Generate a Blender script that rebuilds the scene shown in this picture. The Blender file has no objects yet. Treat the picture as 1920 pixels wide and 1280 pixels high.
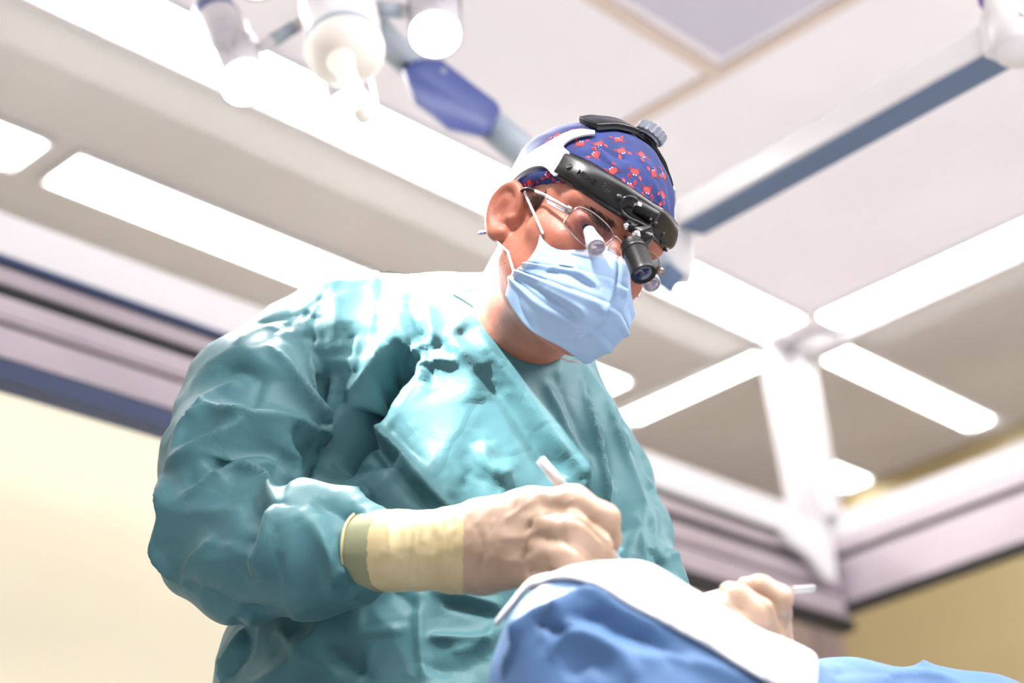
import bpy, bmesh, math
import numpy as np
from mathutils import Vector, Matrix
from mathutils.bvhtree import BVHTree
sc = bpy.context.scene
COL = sc.collection

# ---------------------------------------------------------------- camera
F = 3600.0                                   # focal length in pixels of the 1920 frame
pt, rl, yw = np.radians([26.626, -6.682, 50.6])
FW = np.array([np.sin(yw)*np.cos(pt), np.cos(yw)*np.cos(pt), np.sin(pt)])
_r = np.array([np.cos(yw), -np.sin(yw), 0.0]); _u = np.cross(_r, FW)
RT = np.cos(rl)*_r + np.sin(rl)*_u
UP = -np.sin(rl)*_r + np.cos(rl)*_u
CAM = np.array([0.0, 0.0, 0.62])
RM = np.array([RT, UP, FW])                  # rows: view axes in the world
cd = bpy.data.cameras.new('camera'); cam = bpy.data.objects.new('camera', cd); COL.objects.link(cam)
cd.sensor_width = 36; cd.lens = F/1920*36; cd.clip_start = 0.05
cam.matrix_world = Matrix(((RT[0], UP[0], -FW[0], CAM[0]), (RT[1], UP[1], -FW[1], CAM[1]), (RT[2], UP[2], -FW[2], CAM[2]), (0, 0, 0, 1)))
cd.dof.use_dof = True; cd.dof.focus_distance = 1.97; cd.dof.aperture_fstop = 2.8
sc.camera = cam
# ---------------------------------------------------------------- world, exposure
w = bpy.data.worlds.new('world'); sc.world = w; w.use_nodes = True
w.node_tree.nodes['Background'].inputs[0].default_value = (1.0, 0.97, 0.95, 1)
w.node_tree.nodes['Background'].inputs[1].default_value = 0.35
vs = sc.view_settings; vs.view_transform = 'Standard'; vs.look = 'None'; vs.gamma = 1; vs.use_curve_mapping = False
vs.exposure = 1.12
STRIP = 11.0                                  # radiance of the fluorescent ceiling strips
SPOT = 60.0                                   # watts of each lit lamp head

# ---------------------------------------------------------------- helpers
def cq(px, py, d):                           # a viewing ray at depth d, in view axes
    return np.array([(px-960)/F*d, (640-py)/F*d, d])
def c2w(v): return np.asarray(v) @ RM + CAM
def w2c(v): return (np.asarray(v)-CAM) @ RM.T
def P(px, py, d): return c2w(cq(px, py, d))
def onplane(px, py, ax, val):
    v = FW + RT*(px-960)/F + UP*(640-py)/F
    return CAM + v*(val-CAM[ax])/v[ax]

def srgb(r, g, b):
    return tuple((c/255/12.92 if c/255 <= .04045 else ((c/255+.055)/1.055)**2.4) for c in (r, g, b))
def mat(name, col, rough=.5, metal=0, emit=0, ecol=None, trans=0, sss=0, sssr=(1, .3, .2), coat=0, sheen=0, spec=.5, ior=1.45, alpha=1):
    m = bpy.data.materials.new(name); m.use_nodes = True
    b = m.node_tree.nodes['Principled BSDF']; I = b.inputs
    I['Base Color'].default_value = (*col, 1); I['Roughness'].default_value = rough; I['Metallic'].default_value = metal
    I['Specular IOR Level'].default_value = spec; I['IOR'].default_value = ior
    if emit: I['Emission Color'].default_value = (*(ecol or col), 1); I['Emission Strength'].default_value = emit
    if trans: I['Transmission Weight'].default_value = trans
    if sss: I['Subsurface Weight'].default_value = sss; I['Subsurface Radius'].default_value = sssr; I['Subsurface Scale'].default_value = .01
    if coat: I['Coat Weight'].default_value = coat; I['Coat Roughness'].default_value = .15
    if sheen: I['Sheen Weight'].default_value = sheen
    return m
def N(m, t, **kw):
    n = m.node_tree.nodes.new(t)
    for k, v in kw.items():
        if k in n.inputs: n.inputs[k].default_value = v
        else: setattr(n, k, v)
    return n
def L(m, a, b): m.node_tree.links.new(a, b)
def bsdf(m): return m.node_tree.nodes['Principled BSDF']
def vary(m, c1, c2, scale=5, detail=3, lo=.35, hi=.65, bump=0, bdist=.002, coord='Object', bscale=None):
    tc = N(m, 'ShaderNodeTexCoord'); n = N(m, 'ShaderNodeTexNoise', Scale=scale, Detail=detail)
    L(m, tc.outputs[coord], n.inputs['Vector'])
    r = N(m, 'ShaderNodeValToRGB'); e = r.color_ramp.elements
    e[0].position = lo; e[0].color = (*c1, 1); e[1].position = hi; e[1].color = (*c2, 1)
    L(m, n.outputs['Fac'], r.inputs[0]); L(m, r.outputs[0], bsdf(m).inputs['Base Color'])
    if bump:
        n2 = N(m, 'ShaderNodeTexNoise', Scale=bscale or scale*6, Detail=4); L(m, tc.outputs[coord], n2.inputs['Vector'])
        bp = N(m, 'ShaderNodeBump', Strength=bump, Distance=bdist)
        L(m, n2.outputs['Fac'], bp.inputs['Height']); L(m, bp.outputs[0], bsdf(m).inputs['Normal'])
    return m
def pane_mat(name, tint=(1, 1, 1), gloss=1.0):
    m = bpy.data.materials.new(name); m.use_nodes = True; nt = m.node_tree; nt.nodes.clear()
    o = N(m, 'ShaderNodeOutputMaterial'); mx = N(m, 'ShaderNodeMixShader'); t = N(m, 'ShaderNodeBsdfTransparent'); g = N(m, 'ShaderNodeBsdfGlossy', Roughness=.02)
    t.inputs[0].default_value = (*tint, 1); fr = N(m, 'ShaderNodeFresnel', IOR=1.5)
    ge = N(m, 'ShaderNodeNewGeometry'); m1 = N(m, 'ShaderNodeMath', operation='MULTIPLY_ADD'); m1.inputs[1].default_value = -gloss; m1.inputs[2].default_value = gloss
    m2 = N(m, 'ShaderNodeMath', operation='MULTIPLY'); L(m, ge.outputs['Backfacing'], m1.inputs[0]); L(m, m1.outputs[0], m2.inputs[0]); L(m, fr.outputs[0], m2.inputs[1])
    L(m, m2.outputs[0], mx.inputs[0]); L(m, t.outputs[0], mx.inputs[1]); L(m, g.outputs[0], mx.inputs[2]); L(m, mx.outputs[0], o.inputs[0])
    return m

def empty(name, label, cat, loc=(0, 0, 0), group=None):
    o = bpy.data.objects.new(name, None); COL.objects.link(o); o.location = loc; o.empty_display_size = .05
    return tag(o, label, cat, group)
def tag(o, label=None, cat=None, group=None, kind=None):
    for k, v in (('label', label), ('category', cat), ('group', group), ('kind', kind)):
        if v: o[k] = v
    return o
def wloc(o):
    l = np.zeros(3)
    while o is not None: l = l + np.array(o.location); o = o.parent
    return l
def obj(name, geo, m, parent=None, smooth=True, mats=None, fm=None):
    V, Fc = geo
    V = np.asarray(V, float)
    if parent is not None: V = V - wloc(parent)
    else:
        base = np.array([V[:, 0].mean(), V[:, 1].mean(), V[:, 2].min()]); V = V - base
    me = bpy.data.meshes.new(name); me.from_pydata(V.tolist(), [], [list(map(int, f)) for f in Fc]); me.update()
    o = bpy.data.objects.new(name, me); COL.objects.link(o)
    if parent is not None: o.parent = parent
    else: o.location = base
    for mm in (mats or [m]): me.materials.append(mm)
    if fm is not None: me.polygons.foreach_set('material_index', np.asarray(fm, dtype=np.int32))
    if smooth: me.polygons.foreach_set('use_smooth', [True]*len(me.polygons))
    me.update()
    return o
def struct(name, geo, m, parent=None, smooth=False):
    o = obj(name, geo, m, parent, smooth)
    if parent is None: o['kind'] = 'structure'
    return o
def join(*gs):
    V = []; Fc = []; n = 0
    for v, f in gs:
        V.append(np.asarray(v, float)); Fc += [[i+n for i in q] for q in f]; n += len(v)
    return np.vstack(V), Fc
def bm_geo(bm):
    bm.verts.ensure_lookup_table()
    g = np.array([v.co[:] for v in bm.verts]), [[v.index for v in f.verts] for f in bm.faces]
    bm.free(); return g
def box(lo, hi, bev=0, seg=2):
    lo = np.minimum(lo, hi).astype(float), np.maximum(lo, hi).astype(float); a, b = lo
    bm = bmesh.new(); bmesh.ops.create_cube(bm, size=1)
    for v in bm.verts: v.co = Vector((a+b)/2 + np.array(v.co)*(b-a))
    if bev: bmesh.ops.bevel(bm, geom=bm.edges[:], offset=bev, segments=seg, affect='EDGES', profile=.5)
    bm.verts.index_update(); return bm_geo(bm)
def frame_from(a, b, up=(0, 0, 1)):
    z = np.asarray(b, float)-a; z /= np.linalg.norm(z); x = np.cross(up, z)
    if np.linalg.norm(x) < 1e-4: x = np.cross((0, 1, 0), z)
    x /= np.linalg.norm(x); return x, np.cross(z, x), z
def obox(a, b, wx, wy, bev=0, up=(0, 0, 1), seg=2):       # box whose long axis runs a-b
    x, y, z = frame_from(a, b, up); ln = np.linalg.norm(np.asarray(b)-a)
    V, Fc = box((-wx/2, -wy/2, 0), (wx/2, wy/2, ln), bev, seg)
    return V @ np.array([x, y, z]) + a, Fc
def spline(pts, n=8):
    p = np.asarray(pts, float)
    if len(p) < 3: return np.array([p[0]+(p[-1]-p[0])*t for t in np.linspace(0, 1, n+1)])
    q = np.vstack([2*p[0]-p[1], p, 2*p[-1]-p[-2]]); out = []
    for i in range(1, len(q)-2):
        for t in np.linspace(0, 1, n, endpoint=False):
            a, b, c, d = q[i-1:i+3]
            out.append(.5*(2*b+(c-a)*t+(2*a-5*b+4*c-d)*t*t+(3*b-a-3*c+d)*t**3))
    out.append(p[-1]); return np.array(out)
def tube(pts, r, seg=14, n=8, sm=True, cap=True, flat=1.0, up=None):
    raw = np.asarray(pts, float); c = spline(raw, n) if sm and len(raw) > 2 else raw
    rr = np.interp(np.linspace(0, 1, len(c)), np.linspace(0, 1, len(np.atleast_1d(r))), np.atleast_1d(r)) if np.ndim(r) else np.full(len(c), r)
    T = np.gradient(c, axis=0); T /= np.linalg.norm(T, axis=1)[:, None]+1e-12
    x = np.cross(up if up is not None else ((0, 0, 1) if abs(T[0][2]) < .9 else (0, 1, 0)), T[0]); x /= np.linalg.norm(x)
    V = []; Fc = []
    for i in range(len(c)):
        x = x - T[i]*(x@T[i]); x /= np.linalg.norm(x); y = np.cross(T[i], x)
        for k in range(seg):
            a = 2*math.pi*k/seg; V.append(c[i]+rr[i]*(math.cos(a)*x*flat+math.sin(a)*y))
    for i in range(len(c)-1):
        for k in range(seg): Fc.append([i*seg+k, i*seg+(k+1) % seg, (i+1)*seg+(k+1) % seg, (i+1)*seg+k])
    if cap: Fc.append(list(range(seg))[::-1]); Fc.append([(len(c)-1)*seg+k for k in range(seg)])
    return np.array(V), Fc
def lathe(prof, a, b, seg=40, up=(0, 0, 1)):                # prof: (t metres along a->b from a, radius)
    x, y, z = frame_from(a, b, up); V = []; Fc = []; n = len(prof)
    for t, r in prof:
        for k in range(seg):
            th = 2*math.pi*k/seg; V.append(np.asarray(a)+z*t+r*(math.cos(th)*x+math.sin(th)*y))
    for i in range(n-1):
        for k in range(seg): Fc.append([i*seg+k, i*seg+(k+1) % seg, (i+1)*seg+(k+1) % seg, (i+1)*seg+k])
    Fc.append(list(range(seg))[::-1]); Fc.append([(n-1)*seg+k for k in range(seg)])
    return np.array(V), Fc
def prism(pts, nrm, th):                                    # planar outline (world points) extruded along nrm
    p = np.asarray(pts, float); n = len(p); nrm = np.asarray(nrm, float); nrm = nrm/np.linalg.norm(nrm)
    V = np.vstack([p-nrm*th/2, p+nrm*th/2])
    return V, [list(range(n))[::-1], list(range(n, 2*n))]+[[i, (i+1) % n, n+(i+1) % n, n+i] for i in range(n)]
def bevel(o, wd, seg=2, ang=35):
    m = o.modifiers.new('bevel', 'BEVEL'); m.width = wd; m.segments = seg; m.limit_method = 'ANGLE'; m.angle_limit = math.radians(ang)
    return o
def flat_angle(o, deg=35):
    bm = bmesh.new(); bm.from_mesh(o.data)
    for e in bm.edges:
        if len(e.link_faces) == 2 and e.calc_face_angle(0) > math.radians(deg): e.smooth = False
    bm.to_mesh(o.data); bm.free(); return o

# ---------------------------------------------------------------- signed distance modelling (surface nets)
class Grid:
    def __init__(s, xs, ys, zs):
        s.a = [np.asarray(v, np.float32) for v in (xs, ys, zs)]
        s.f = np.full([len(v) for v in s.a], 1.0, np.float32)
    def sub(s, lo, hi):
        sl = []
        for ax in range(3):
            i0 = max(0, np.searchsorted(s.a[ax], lo[ax])-2); i1 = min(len(s.a[ax]), np.searchsorted(s.a[ax], hi[ax])+2)
            sl.append(slice(i0, max(i1, i0+1)))
        return tuple(sl), s.a[0][sl[0]][:, None, None], s.a[1][sl[1]][None, :, None], s.a[2][sl[2]][None, None, :]
    def comb(s, sl, d, k, mode):
        f = s.f[sl]
        if mode == 'cut': d = -d; h = np.maximum(k-np.abs(f-d), 0)/k; s.f[sl] = np.maximum(f, d)+h*h*k/4
        else: h = np.maximum(k-np.abs(f-d), 0)/k; s.f[sl] = np.minimum(f, d)-h*h*k/4
    def cone(s, a, ra, b, rb, k=.01, mode='add', sq=None):
        a = np.asarray(a, float); b = np.asarray(b, float); m = max(ra, rb)+k+.02
        sl, X, Y, Z = s.sub(np.minimum(a, b)-m, np.maximum(a, b)+m); ab = b-a; l2 = max(ab@ab, 1e-9)
        t = np.clip(((X-a[0])*ab[0]+(Y-a[1])*ab[1]+(Z-a[2])*ab[2])/l2, 0, 1)
        dx = X-a[0]-t*ab[0]; dy = Y-a[1]-t*ab[1]; dz = Z-a[2]-t*ab[2]
        if sq is not None:                                  # flattened along axis sq[0] by factor sq[1] (>1 = thinner)
            n = np.asarray(sq[0], float); n = n/np.linalg.norm(n); q = dx*n[0]+dy*n[1]+dz*n[2]; g = sq[1]-1
            dx = dx+n[0]*q*g; dy = dy+n[1]*q*g; dz = dz+n[2]*q*g
        s.comb(sl, np.sqrt(dx*dx+dy*dy+dz*dz)-(ra+(rb-ra)*t), k, mode)
    def chain(s, pts, rs, k=.01, mode='add', sq=None):
        for i in range(len(pts)-1): s.cone(pts[i], rs[i], pts[i+1], rs[i+1], k if i == 0 else min(k, .012), mode, sq)
    def ell(s, c, R, rot=np.eye(3), k=.01, mode='add'):     # rot rows = ellipsoid axes
        c = np.asarray(c, float); m = max(R)+k+.02; sl, X, Y, Z = s.sub(c-m, c+m)
        q = []
        for i in range(3): q.append(((X-c[0])*rot[i][0]+(Y-c[1])*rot[i][1]+(Z-c[2])*rot[i][2]))
        k0 = np.sqrt(sum((q[i]/R[i])**2 for i in range(3))); k1 = np.sqrt(sum((q[i]/R[i]**2)**2 for i in range(3)))+1e-6
        s.comb(sl, k0*(k0-1)/k1, k, mode)
    def sections(s, rows, k=.02, pw=2.0):                   # rows: (Y, xc, zc, a, b) descending Y
        r = np.array(sorted(rows)); sl, X, Y, Z = s.sub((-9, r[0, 0]-.02, -9), (9, r[-1, 0]+.02, 9)); y = Y.ravel()
        rr = [np.interp(y, r[:, 0], r[:, j])[None, :, None] for j in (1, 2, 3, 4)]
        q = (np.abs((X-rr[0])/rr[2])**pw+np.abs((Z-rr[1])/rr[3])**pw)**(1/pw)
        d = (q-1)*np.minimum(rr[2], rr[3]); d = np.maximum(d, np.maximum(r[0, 0]-Y, Y-r[-1, 0])); s.comb(sl, d, k, 'add')
    def half(s, p, n, k=.005, box=None):                    # keep the side n points away from
        n = np.asarray(n, float); n = n/np.linalg.norm(n); sl, X, Y, Z = s.sub(*(box or ((-9,)*3, (9,)*3)))
        d = (X-p[0])*n[0]+(Y-p[1])*n[1]+(Z-p[2])*n[2]; s.comb(sl, d, k, 'cut')
    def mesh(s):
        f = s.f; S = f < 0; nx, ny, nz = f.shape
        C = np.zeros((nx-1, ny-1, nz-1), np.uint8)
        for i in (0, 1):
            for j in (0, 1):
                for k in (0, 1): C += S[i:nx-1+i, j:ny-1+j, k:nz-1+k]
        act = (C > 0) & (C < 8); I = np.argwhere(act); idx = -np.ones(act.shape, np.int32); idx[act] = np.arange(len(I))
        acc = np.zeros((len(I), 3)); cnt = np.zeros(len(I))
        for ax in range(3):
            o1, o2 = [o for o in range(3) if o != ax]
            for u in (0, 1):
                for v in (0, 1):
                    c0 = I.copy(); c0[:, o1] += u; c0[:, o2] += v; c1 = c0.copy(); c1[:, ax] += 1
                    f0 = f[tuple(c0.T)]; f1 = f[tuple(c1.T)]; mk = (f0 < 0) != (f1 < 0)
                    t = np.where(mk, f0/(f0-f1+1e-12), 0)
                    p = c0.astype(float); p[:, ax] += t; acc[mk] += p[mk]; cnt[mk] += 1
        g = acc/cnt[:, None]
        V = np.stack([np.interp(g[:, a], np.arange(len(s.a[a])), s.a[a]) for a in range(3)], 1)
        Q = []
        for ax in range(3):
            o1, o2 = (ax+1) % 3, (ax+2) % 3
            s0 = [slice(None)]*3; s1 = [slice(None)]*3; s0[ax] = slice(0, -1); s1[ax] = slice(1, None)
            A = S[tuple(s0)]; B = S[tuple(s1)]; e = np.argwhere(A != B)
            e = e[(e[:, o1] > 0) & (e[:, o2] > 0) & (e[:, o1] < f.shape[o1]-1) & (e[:, o2] < f.shape[o2]-1)]
            def id_(du, dv):
                c = e.copy(); c[:, o1] -= du; c[:, o2] -= dv; return idx[tuple(c.T)]
            q = np.stack([id_(1, 1), id_(0, 1), id_(0, 0), id_(1, 0)], 1)
            neg = ~A[tuple(e.T)]; q[neg] = q[neg][:, ::-1]; Q.append(q)
        Q = np.vstack(Q); Q = Q[(Q >= 0).all(1)]
        return V, Q
def rng(a, b, s): return np.arange(a, b+s/2, s)
def vnormals(V, Q):
    Q = np.asarray(Q); n = np.cross(V[Q[:, 2]]-V[Q[:, 0]], V[Q[:, 3]]-V[Q[:, 1]]); out = np.zeros_like(V)
    for j in range(4): np.add.at(out, Q[:, j], n)
    return out/(np.linalg.norm(out, axis=1)[:, None]+1e-12)
def smooth(V, Q, it=2, lam=.5):
    Q = np.asarray(Q); E = np.vstack([Q[:, [0, 1]], Q[:, [1, 2]], Q[:, [2, 3]], Q[:, [3, 0]]])
    for _ in range(it):
        a = np.zeros_like(V); c = np.zeros(len(V)); np.add.at(a, E[:, 0], V[E[:, 1]]); np.add.at(a, E[:, 1], V[E[:, 0]])
        np.add.at(c, E[:, 0], 1); np.add.at(c, E[:, 1], 1); V = V+lam*(a/c[:, None]-V)
    return V
def vnoise(V, s, seed=0):                                   # smooth value noise, -1..1
    r = np.random.RandomState(seed); T = r.uniform(-1, 1, (64, 64, 64)); q = V/s+seed*3.7; i = np.floor(q).astype(int); t = q-i; t = t*t*(3-2*t); o = 0
    for a in (0, 1):
        for b in (0, 1):
            for c in (0, 1):
                wgt = (t[:, 0] if a else 1-t[:, 0])*(t[:, 1] if b else 1-t[:, 1])*(t[:, 2] if c else 1-t[:, 2])
                o = o+wgt*T[(i[:, 0]+a) % 64, (i[:, 1]+b) % 64, (i[:, 2]+c) % 64]
    return o
def tree_of(geo): return BVHTree.FromPolygons([Vector(v) for v in geo[0]], [list(map(int, q)) for q in geo[1]])
def hit_px(tree, px, py):                                   # view-axes mesh: where the sight line meets it
    d = Vector(cq(px, py, 1.0)); h = tree.ray_cast(Vector((0, 0, 0)), d.normalized())
    return np.array(h[0]) if h[0] is not None else None
def crease(V, Nn, tree, strokes):
    """folds: (points px, amplitude m, half width m[, sharpness]) laid on the surface where the sight lines meet it"""
    D = np.zeros(len(V)); lo = V.min(0)
    for s in strokes:
        pts, amp, wd = s[:3]; sh = s[3] if len(s) > 3 else 1.0
        c = spline(np.array(pts, float), 6); H = [hit_px(tree, *q) for q in c]; ok = [(h, u) for h, u in zip(H, np.linspace(0, 1, len(c))) if h is not None]
        if len(ok) < 2: continue
        h = np.array([o[0] for o in ok]); u = np.array([o[1] for o in ok])
        # resample
        sg = np.r_[0, np.cumsum(np.linalg.norm(np.diff(h, axis=0), axis=1))]; n = max(3, int(sg[-1]/.003)); tt = np.linspace(0, sg[-1], n)
        hp = np.stack([np.interp(tt, sg, h[:, j]) for j in range(3)], 1); uu = np.interp(tt, sg, u)
        R = 3.2*wd; m = np.where(((V > hp.min(0)-R) & (V < hp.max(0)+R)).all(1))[0]
        if not len(m): continue
        best = np.full(len(m), 1e9); bu = np.zeros(len(m))
        for j in range(n):
            dd = np.linalg.norm(V[m]-hp[j], axis=1); k = dd < best; best[k] = dd[k]; bu[k] = uu[j]
        x = best/wd; taper = np.clip(np.minimum(bu, 1-bu)/.22, 0, 1)**.6*.85+.15
        prof = np.exp(-x*1.4) if sh >= 1 else np.exp(-x*x)
        prof = np.where(x < .12, np.exp(-.12*1.4)+.04*(.12-x)/.12, prof) if sh >= 1 else prof
        D[m] += amp*prof*taper*(x < 3.2)
    return D

# ---------------------------------------------------------------- shared materials
M = {}
M['ceiling'] = vary(mat('ceiling paint', srgb(240, 234, 238), .6), srgb(242, 236, 240), srgb(235, 229, 233), 1.5)
M['panel'] = mat('filter panel', srgb(196, 192, 205), .5)
M['seam'] = mat('seal strip', srgb(214, 196, 184), .6)
M['white'] = mat('white coated metal', srgb(202, 198, 200), .38)
M['wall'] = vary(mat('wall paint', srgb(208, 200, 178), .55), srgb(210, 202, 180), srgb(203, 195, 172), 1.2)
M['pink'] = mat('pinkish brown panel', srgb(160, 142, 136), .5)
M['rail'] = vary(mat('brushed rail', srgb(176, 164, 170), .38, .3), srgb(180, 168, 174), srgb(160, 148, 155), 2)
M['dark'] = mat('dark groove', srgb(22, 23, 28), .5)
M['blue'] = mat('blue edge strip', srgb(44, 58, 92), .45)
M['strip'] = mat('lit diffuser', (1, 1, 1), .4, emit=STRIP, ecol=(1, .985, .97))
M['strip2'] = mat('dimmer diffuser', (1, 1, 1), .4, emit=STRIP*.42, ecol=(1, .985, .97))
M['wall2'] = vary(mat('darker ochre wall', srgb(176, 158, 116), .55), srgb(178, 160, 118), srgb(170, 152, 110), 1.2)  # ochre tone, darker than the back wall
M['glass'] = pane_mat('clear pane', gloss=.15); M['lens'] = pane_mat('clear lens', (.86, .84, .88), 1.0)
M['floor'] = vary(mat('vinyl floor', srgb(214, 218, 226), .35), srgb(218, 222, 230), srgb(208, 212, 220), 8)

# ---------------------------------------------------------------- room
H = 2.9; RX, RY = 5.23, 3.2; LX, LY = -2.6, -3.2
CX, CY = 4.203, 2.447                                       # corner of the suspended canopy frame
struct('floor', box((LX, LY, -.1), (RX, RY, 0)), M['floor'])
struct('wall_back', box((LX, RY, 0), (RX+.1, RY+.1, H)), M['wall'])
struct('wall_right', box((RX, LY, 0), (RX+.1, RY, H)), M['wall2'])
struct('ceiling', box((LX, LY, H), (RX+.1, RY+.1, H+.1)), M['ceiling'])
M['outer'] = vary(mat('grey outer ceiling', srgb(200, 194, 192), .6), srgb(202, 196, 194), srgb(193, 187, 185), 1.5)  # ceiling outside the canopy gets a greyer, darker tone
struct('trim_8', join(box((LX, CY+.03, H-.0007), (RX, RY, H+.01)), box((CX+.03, LY, H-.0007), (RX, CY+.03, H+.01))), M['outer'])
# pinkish brown panel in the back corner
struct('corner_panel_1', join(box((4.6, RY-.03, 0), (RX-.013, RY-.001, 2.75)), box((4.66, RY-.045, 0), (5.17, RY-.03, 2.7), .004), box((RX-.012, 3.075, 0), (RX-.001, RY-.001, 2.75))), M['pink'])
# canopy ceiling: seams and the recessed filter panel
struct('trim_1', join(box((LX, 1.755, H-.012), (2.925, 1.785, H-.001)), box((2.925, LY, H-.012), (2.955, 2.28, H-.001))), M['seam'])
pn = struct('trim_2', box((-.2, -1.1, H-.01), (2.9, 1.73, H-.001), .004), M['panel'])
# suspended frame: white top rail, grooved band, blue edge
x0 = LX
def yside(z0, z1, t0=0.0, t1=.05, xa=x0, xb=CX): return box((xa, CY+t0-.05, z0), (xb, CY+t1, z1))
def xside(z0, z1, t0=0.0, t1=.05, ya=LY, yb=CY): return box((CX+t0-.05, ya, z0), (CX+t1, yb, z1))
struct('trim_3', join(yside(2.312, 2.397, .05, .05, x0, CX+.05), xside(2.335, 2.40, .05, .05)), M['white'])
struct('trim_4', join(box((x0, CY-.004, 2.30), (2.6, CY+.05, 2.312)), box((x0, CY+.001, 2.081), (3.0, CY+.05, 2.118))), M['blue'])
struct('trim_5', join(box((x0, CY+.003, 2.262), (CX+.03, CY+.05, 2.292)), box((x0, CY+.003, 2.200), (CX+.03, CY+.05, 2.236)),
                      box((x0, CY+.006, 2.190), (CX+.03, CY+.05, 2.1995)), box((x0, CY+.0005, 2.120), (CX+.03, CY+.05, 2.177)),
                      box((CX+.003, LY, 2.160), (CX+.05, CY, 2.278)), box((CX+.001, LY, 2.298), (CX+.05, CY, 2.334))), M['rail'])
struct('trim_6', join(box((x0, CY+.015, 2.10), (CX+.04, CY+.049, 2.31)), box((CX+.012, LY, 2.145), (CX+.049, CY+.04, 2.335)),
                      box((3.0, CY+.004, 2.095), (CX+.04, CY+.048, 2.119)), box((CX+.001, LY, 2.140), (CX+.048, CY+.02, 2.158)),
                      box((2.6, CY+.002, 2.296), (4.05, CY+.048, 2.311))), M['dark'])
# curved light bracket in the frame's corner
cs = [onplane(x, y, 1, CY-.02) for x, y in ((1462, 998), (1558, 1020), (1563, 1090), (1545, 1085), (1515, 1045), (1470, 1010))]
tag(obj('corner_bracket', prism(cs, (0, 1, 0), .02), M['white'], None, False), 'curved white bracket in the corner of the grooved ceiling frame', 'bracket')
# corner post of the canopy and its wide side plate
post = empty('corner_post', 'white corner post between the ceiling and the grooved frame', 'post', (CX, CY, 2.39))
obj('post_tube', box((CX-.035, CY-.035, 2.39), (CX+.03, CY+.03, H-.001), .006), M['white'], post)
obj('side_plate', box((CX-.15, CY+.0, 2.39), (CX-.036, CY+.03, H-.001), .004), M['white'], post)
obj('top_bracket', lathe([(0, .02), (.03, .055), (.034, .055)], (CX-.02, CY-.08, H-.05), (CX-.02, CY-.08, H)), M['white'], post)
# ceiling edge trim of the canopy
struct('trim_7', join(box((x0, CY-.014, H-.035), (CX-.11, CY+.03, H-.0005), .004), box((CX-.014, LY, H-.035), (CX+.03, CY-.035, H-.0005), .004)), M['white'])
struct('window_1', box((x0, CY+.008, 2.398), (CX-.151, CY+.014, H-.036)), M['glass'])
struct('window_2', box((CX+.008, LY, 2.401), (CX+.014, CY-.036, H-.036)), M['glass'])
# fluorescent strips
def strip(x0, y0, x1, y1, label, group):
    dm = M['strip2'] if y0 > CY or x0 > CX else M['strip']
    t = empty('ceiling_light', label, 'light', ((x0+x1)/2, (y0+y1)/2, H-.02), group)
    rim = .008
    a = join(box((x0-rim, y0-rim, H-.014), (x1+rim, y0, H-.0009)), box((x0-rim, y1, H-.014), (x1+rim, y1+rim, H-.0009)),
             box((x0-rim, y0, H-.014), (x0, y1, H-.0009)), box((x1, y0, H-.014), (x1+rim, y1, H-.0009)))
    obj('light_frame', a, M['white'], t, False)
    V, Fc = box((x0, y0, H-.012), (x1, y1, H-.0011))
    bm = bmesh.new(); vs_ = [bm.verts.new(v) for v in V]; [bm.faces.new([vs_[i] for i in f]) for f in Fc]
    ed = [e for e in bm.edges if abs(e.verts[0].co.z-e.verts[1].co.z) > .005]
    bmesh.ops.bevel(bm, geom=ed, offset=.02, segments=4, affect='EDGES'); bm.verts.index_update()
    obj('diffuser', bm_geo(bm), dm, t, False)
g1 = 'light strips along the back wall'
strip(-.6, 2.835, .75, 2.97, 'recessed light strip by the back wall left of the frame', g1)
strip(.82, 2.835, 2.015, 2.97, 'short lit end of a strip by the left edge of the photo', g1)
strip(2.09, 2.835, 3.96, 2.97, 'long lit strip behind the shoulder, next to the wall', g1)
strip(4.9, 2.835, 5.2, 2.95, 'small lit piece seen low through the right pane', g1)
g2 = 'strips standing in for reflections in the panes'  # glowing strips added behind the glass as reflections of the canopy strips
strip(4.3, 2.335, 5.12, 2.43, 'diagonal glowing strip right of the corner post, standing for a reflection', g2)
strip(4.10, 2.52, 4.19, 3.02, 'glowing strip left of the corner post behind the pane, standing for a reflection', g2)
g3 = 'light strips inside the canopy'
strip(.2, 2.31, 1.62, 2.42, 'canopy edge strip out of sight above the left corner', g3)
strip(1.66, 2.31, 3.15, 2.42, 'canopy edge strip running behind the lamp heads', g3)
strip(3.2, 2.31, 4.05, 2.42, 'canopy edge strip ending at the corner post', g3)
strip(4.06, .9, 4.165, 2.28, 'canopy edge strip running right from the corner post', g3)
strip(4.06, -.6, 4.165, .85, 'canopy edge strip at the right edge of the photo', g3)
for k in range(5): strip(.5, -2.7+.66*k, 3.3, -2.4+.66*k, ['added wide ceiling strip furthest behind the camera', 'second added wide ceiling strip behind the camera', 'third added wide ceiling strip above the camera', 'fourth added wide ceiling strip above the camera', 'added wide ceiling strip nearest the patient, out of sight'][k], 'unseen wide strips added for light over the operating area')  # unseen strips added to brighten the surgeon and bounce light onto the ceiling
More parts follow.
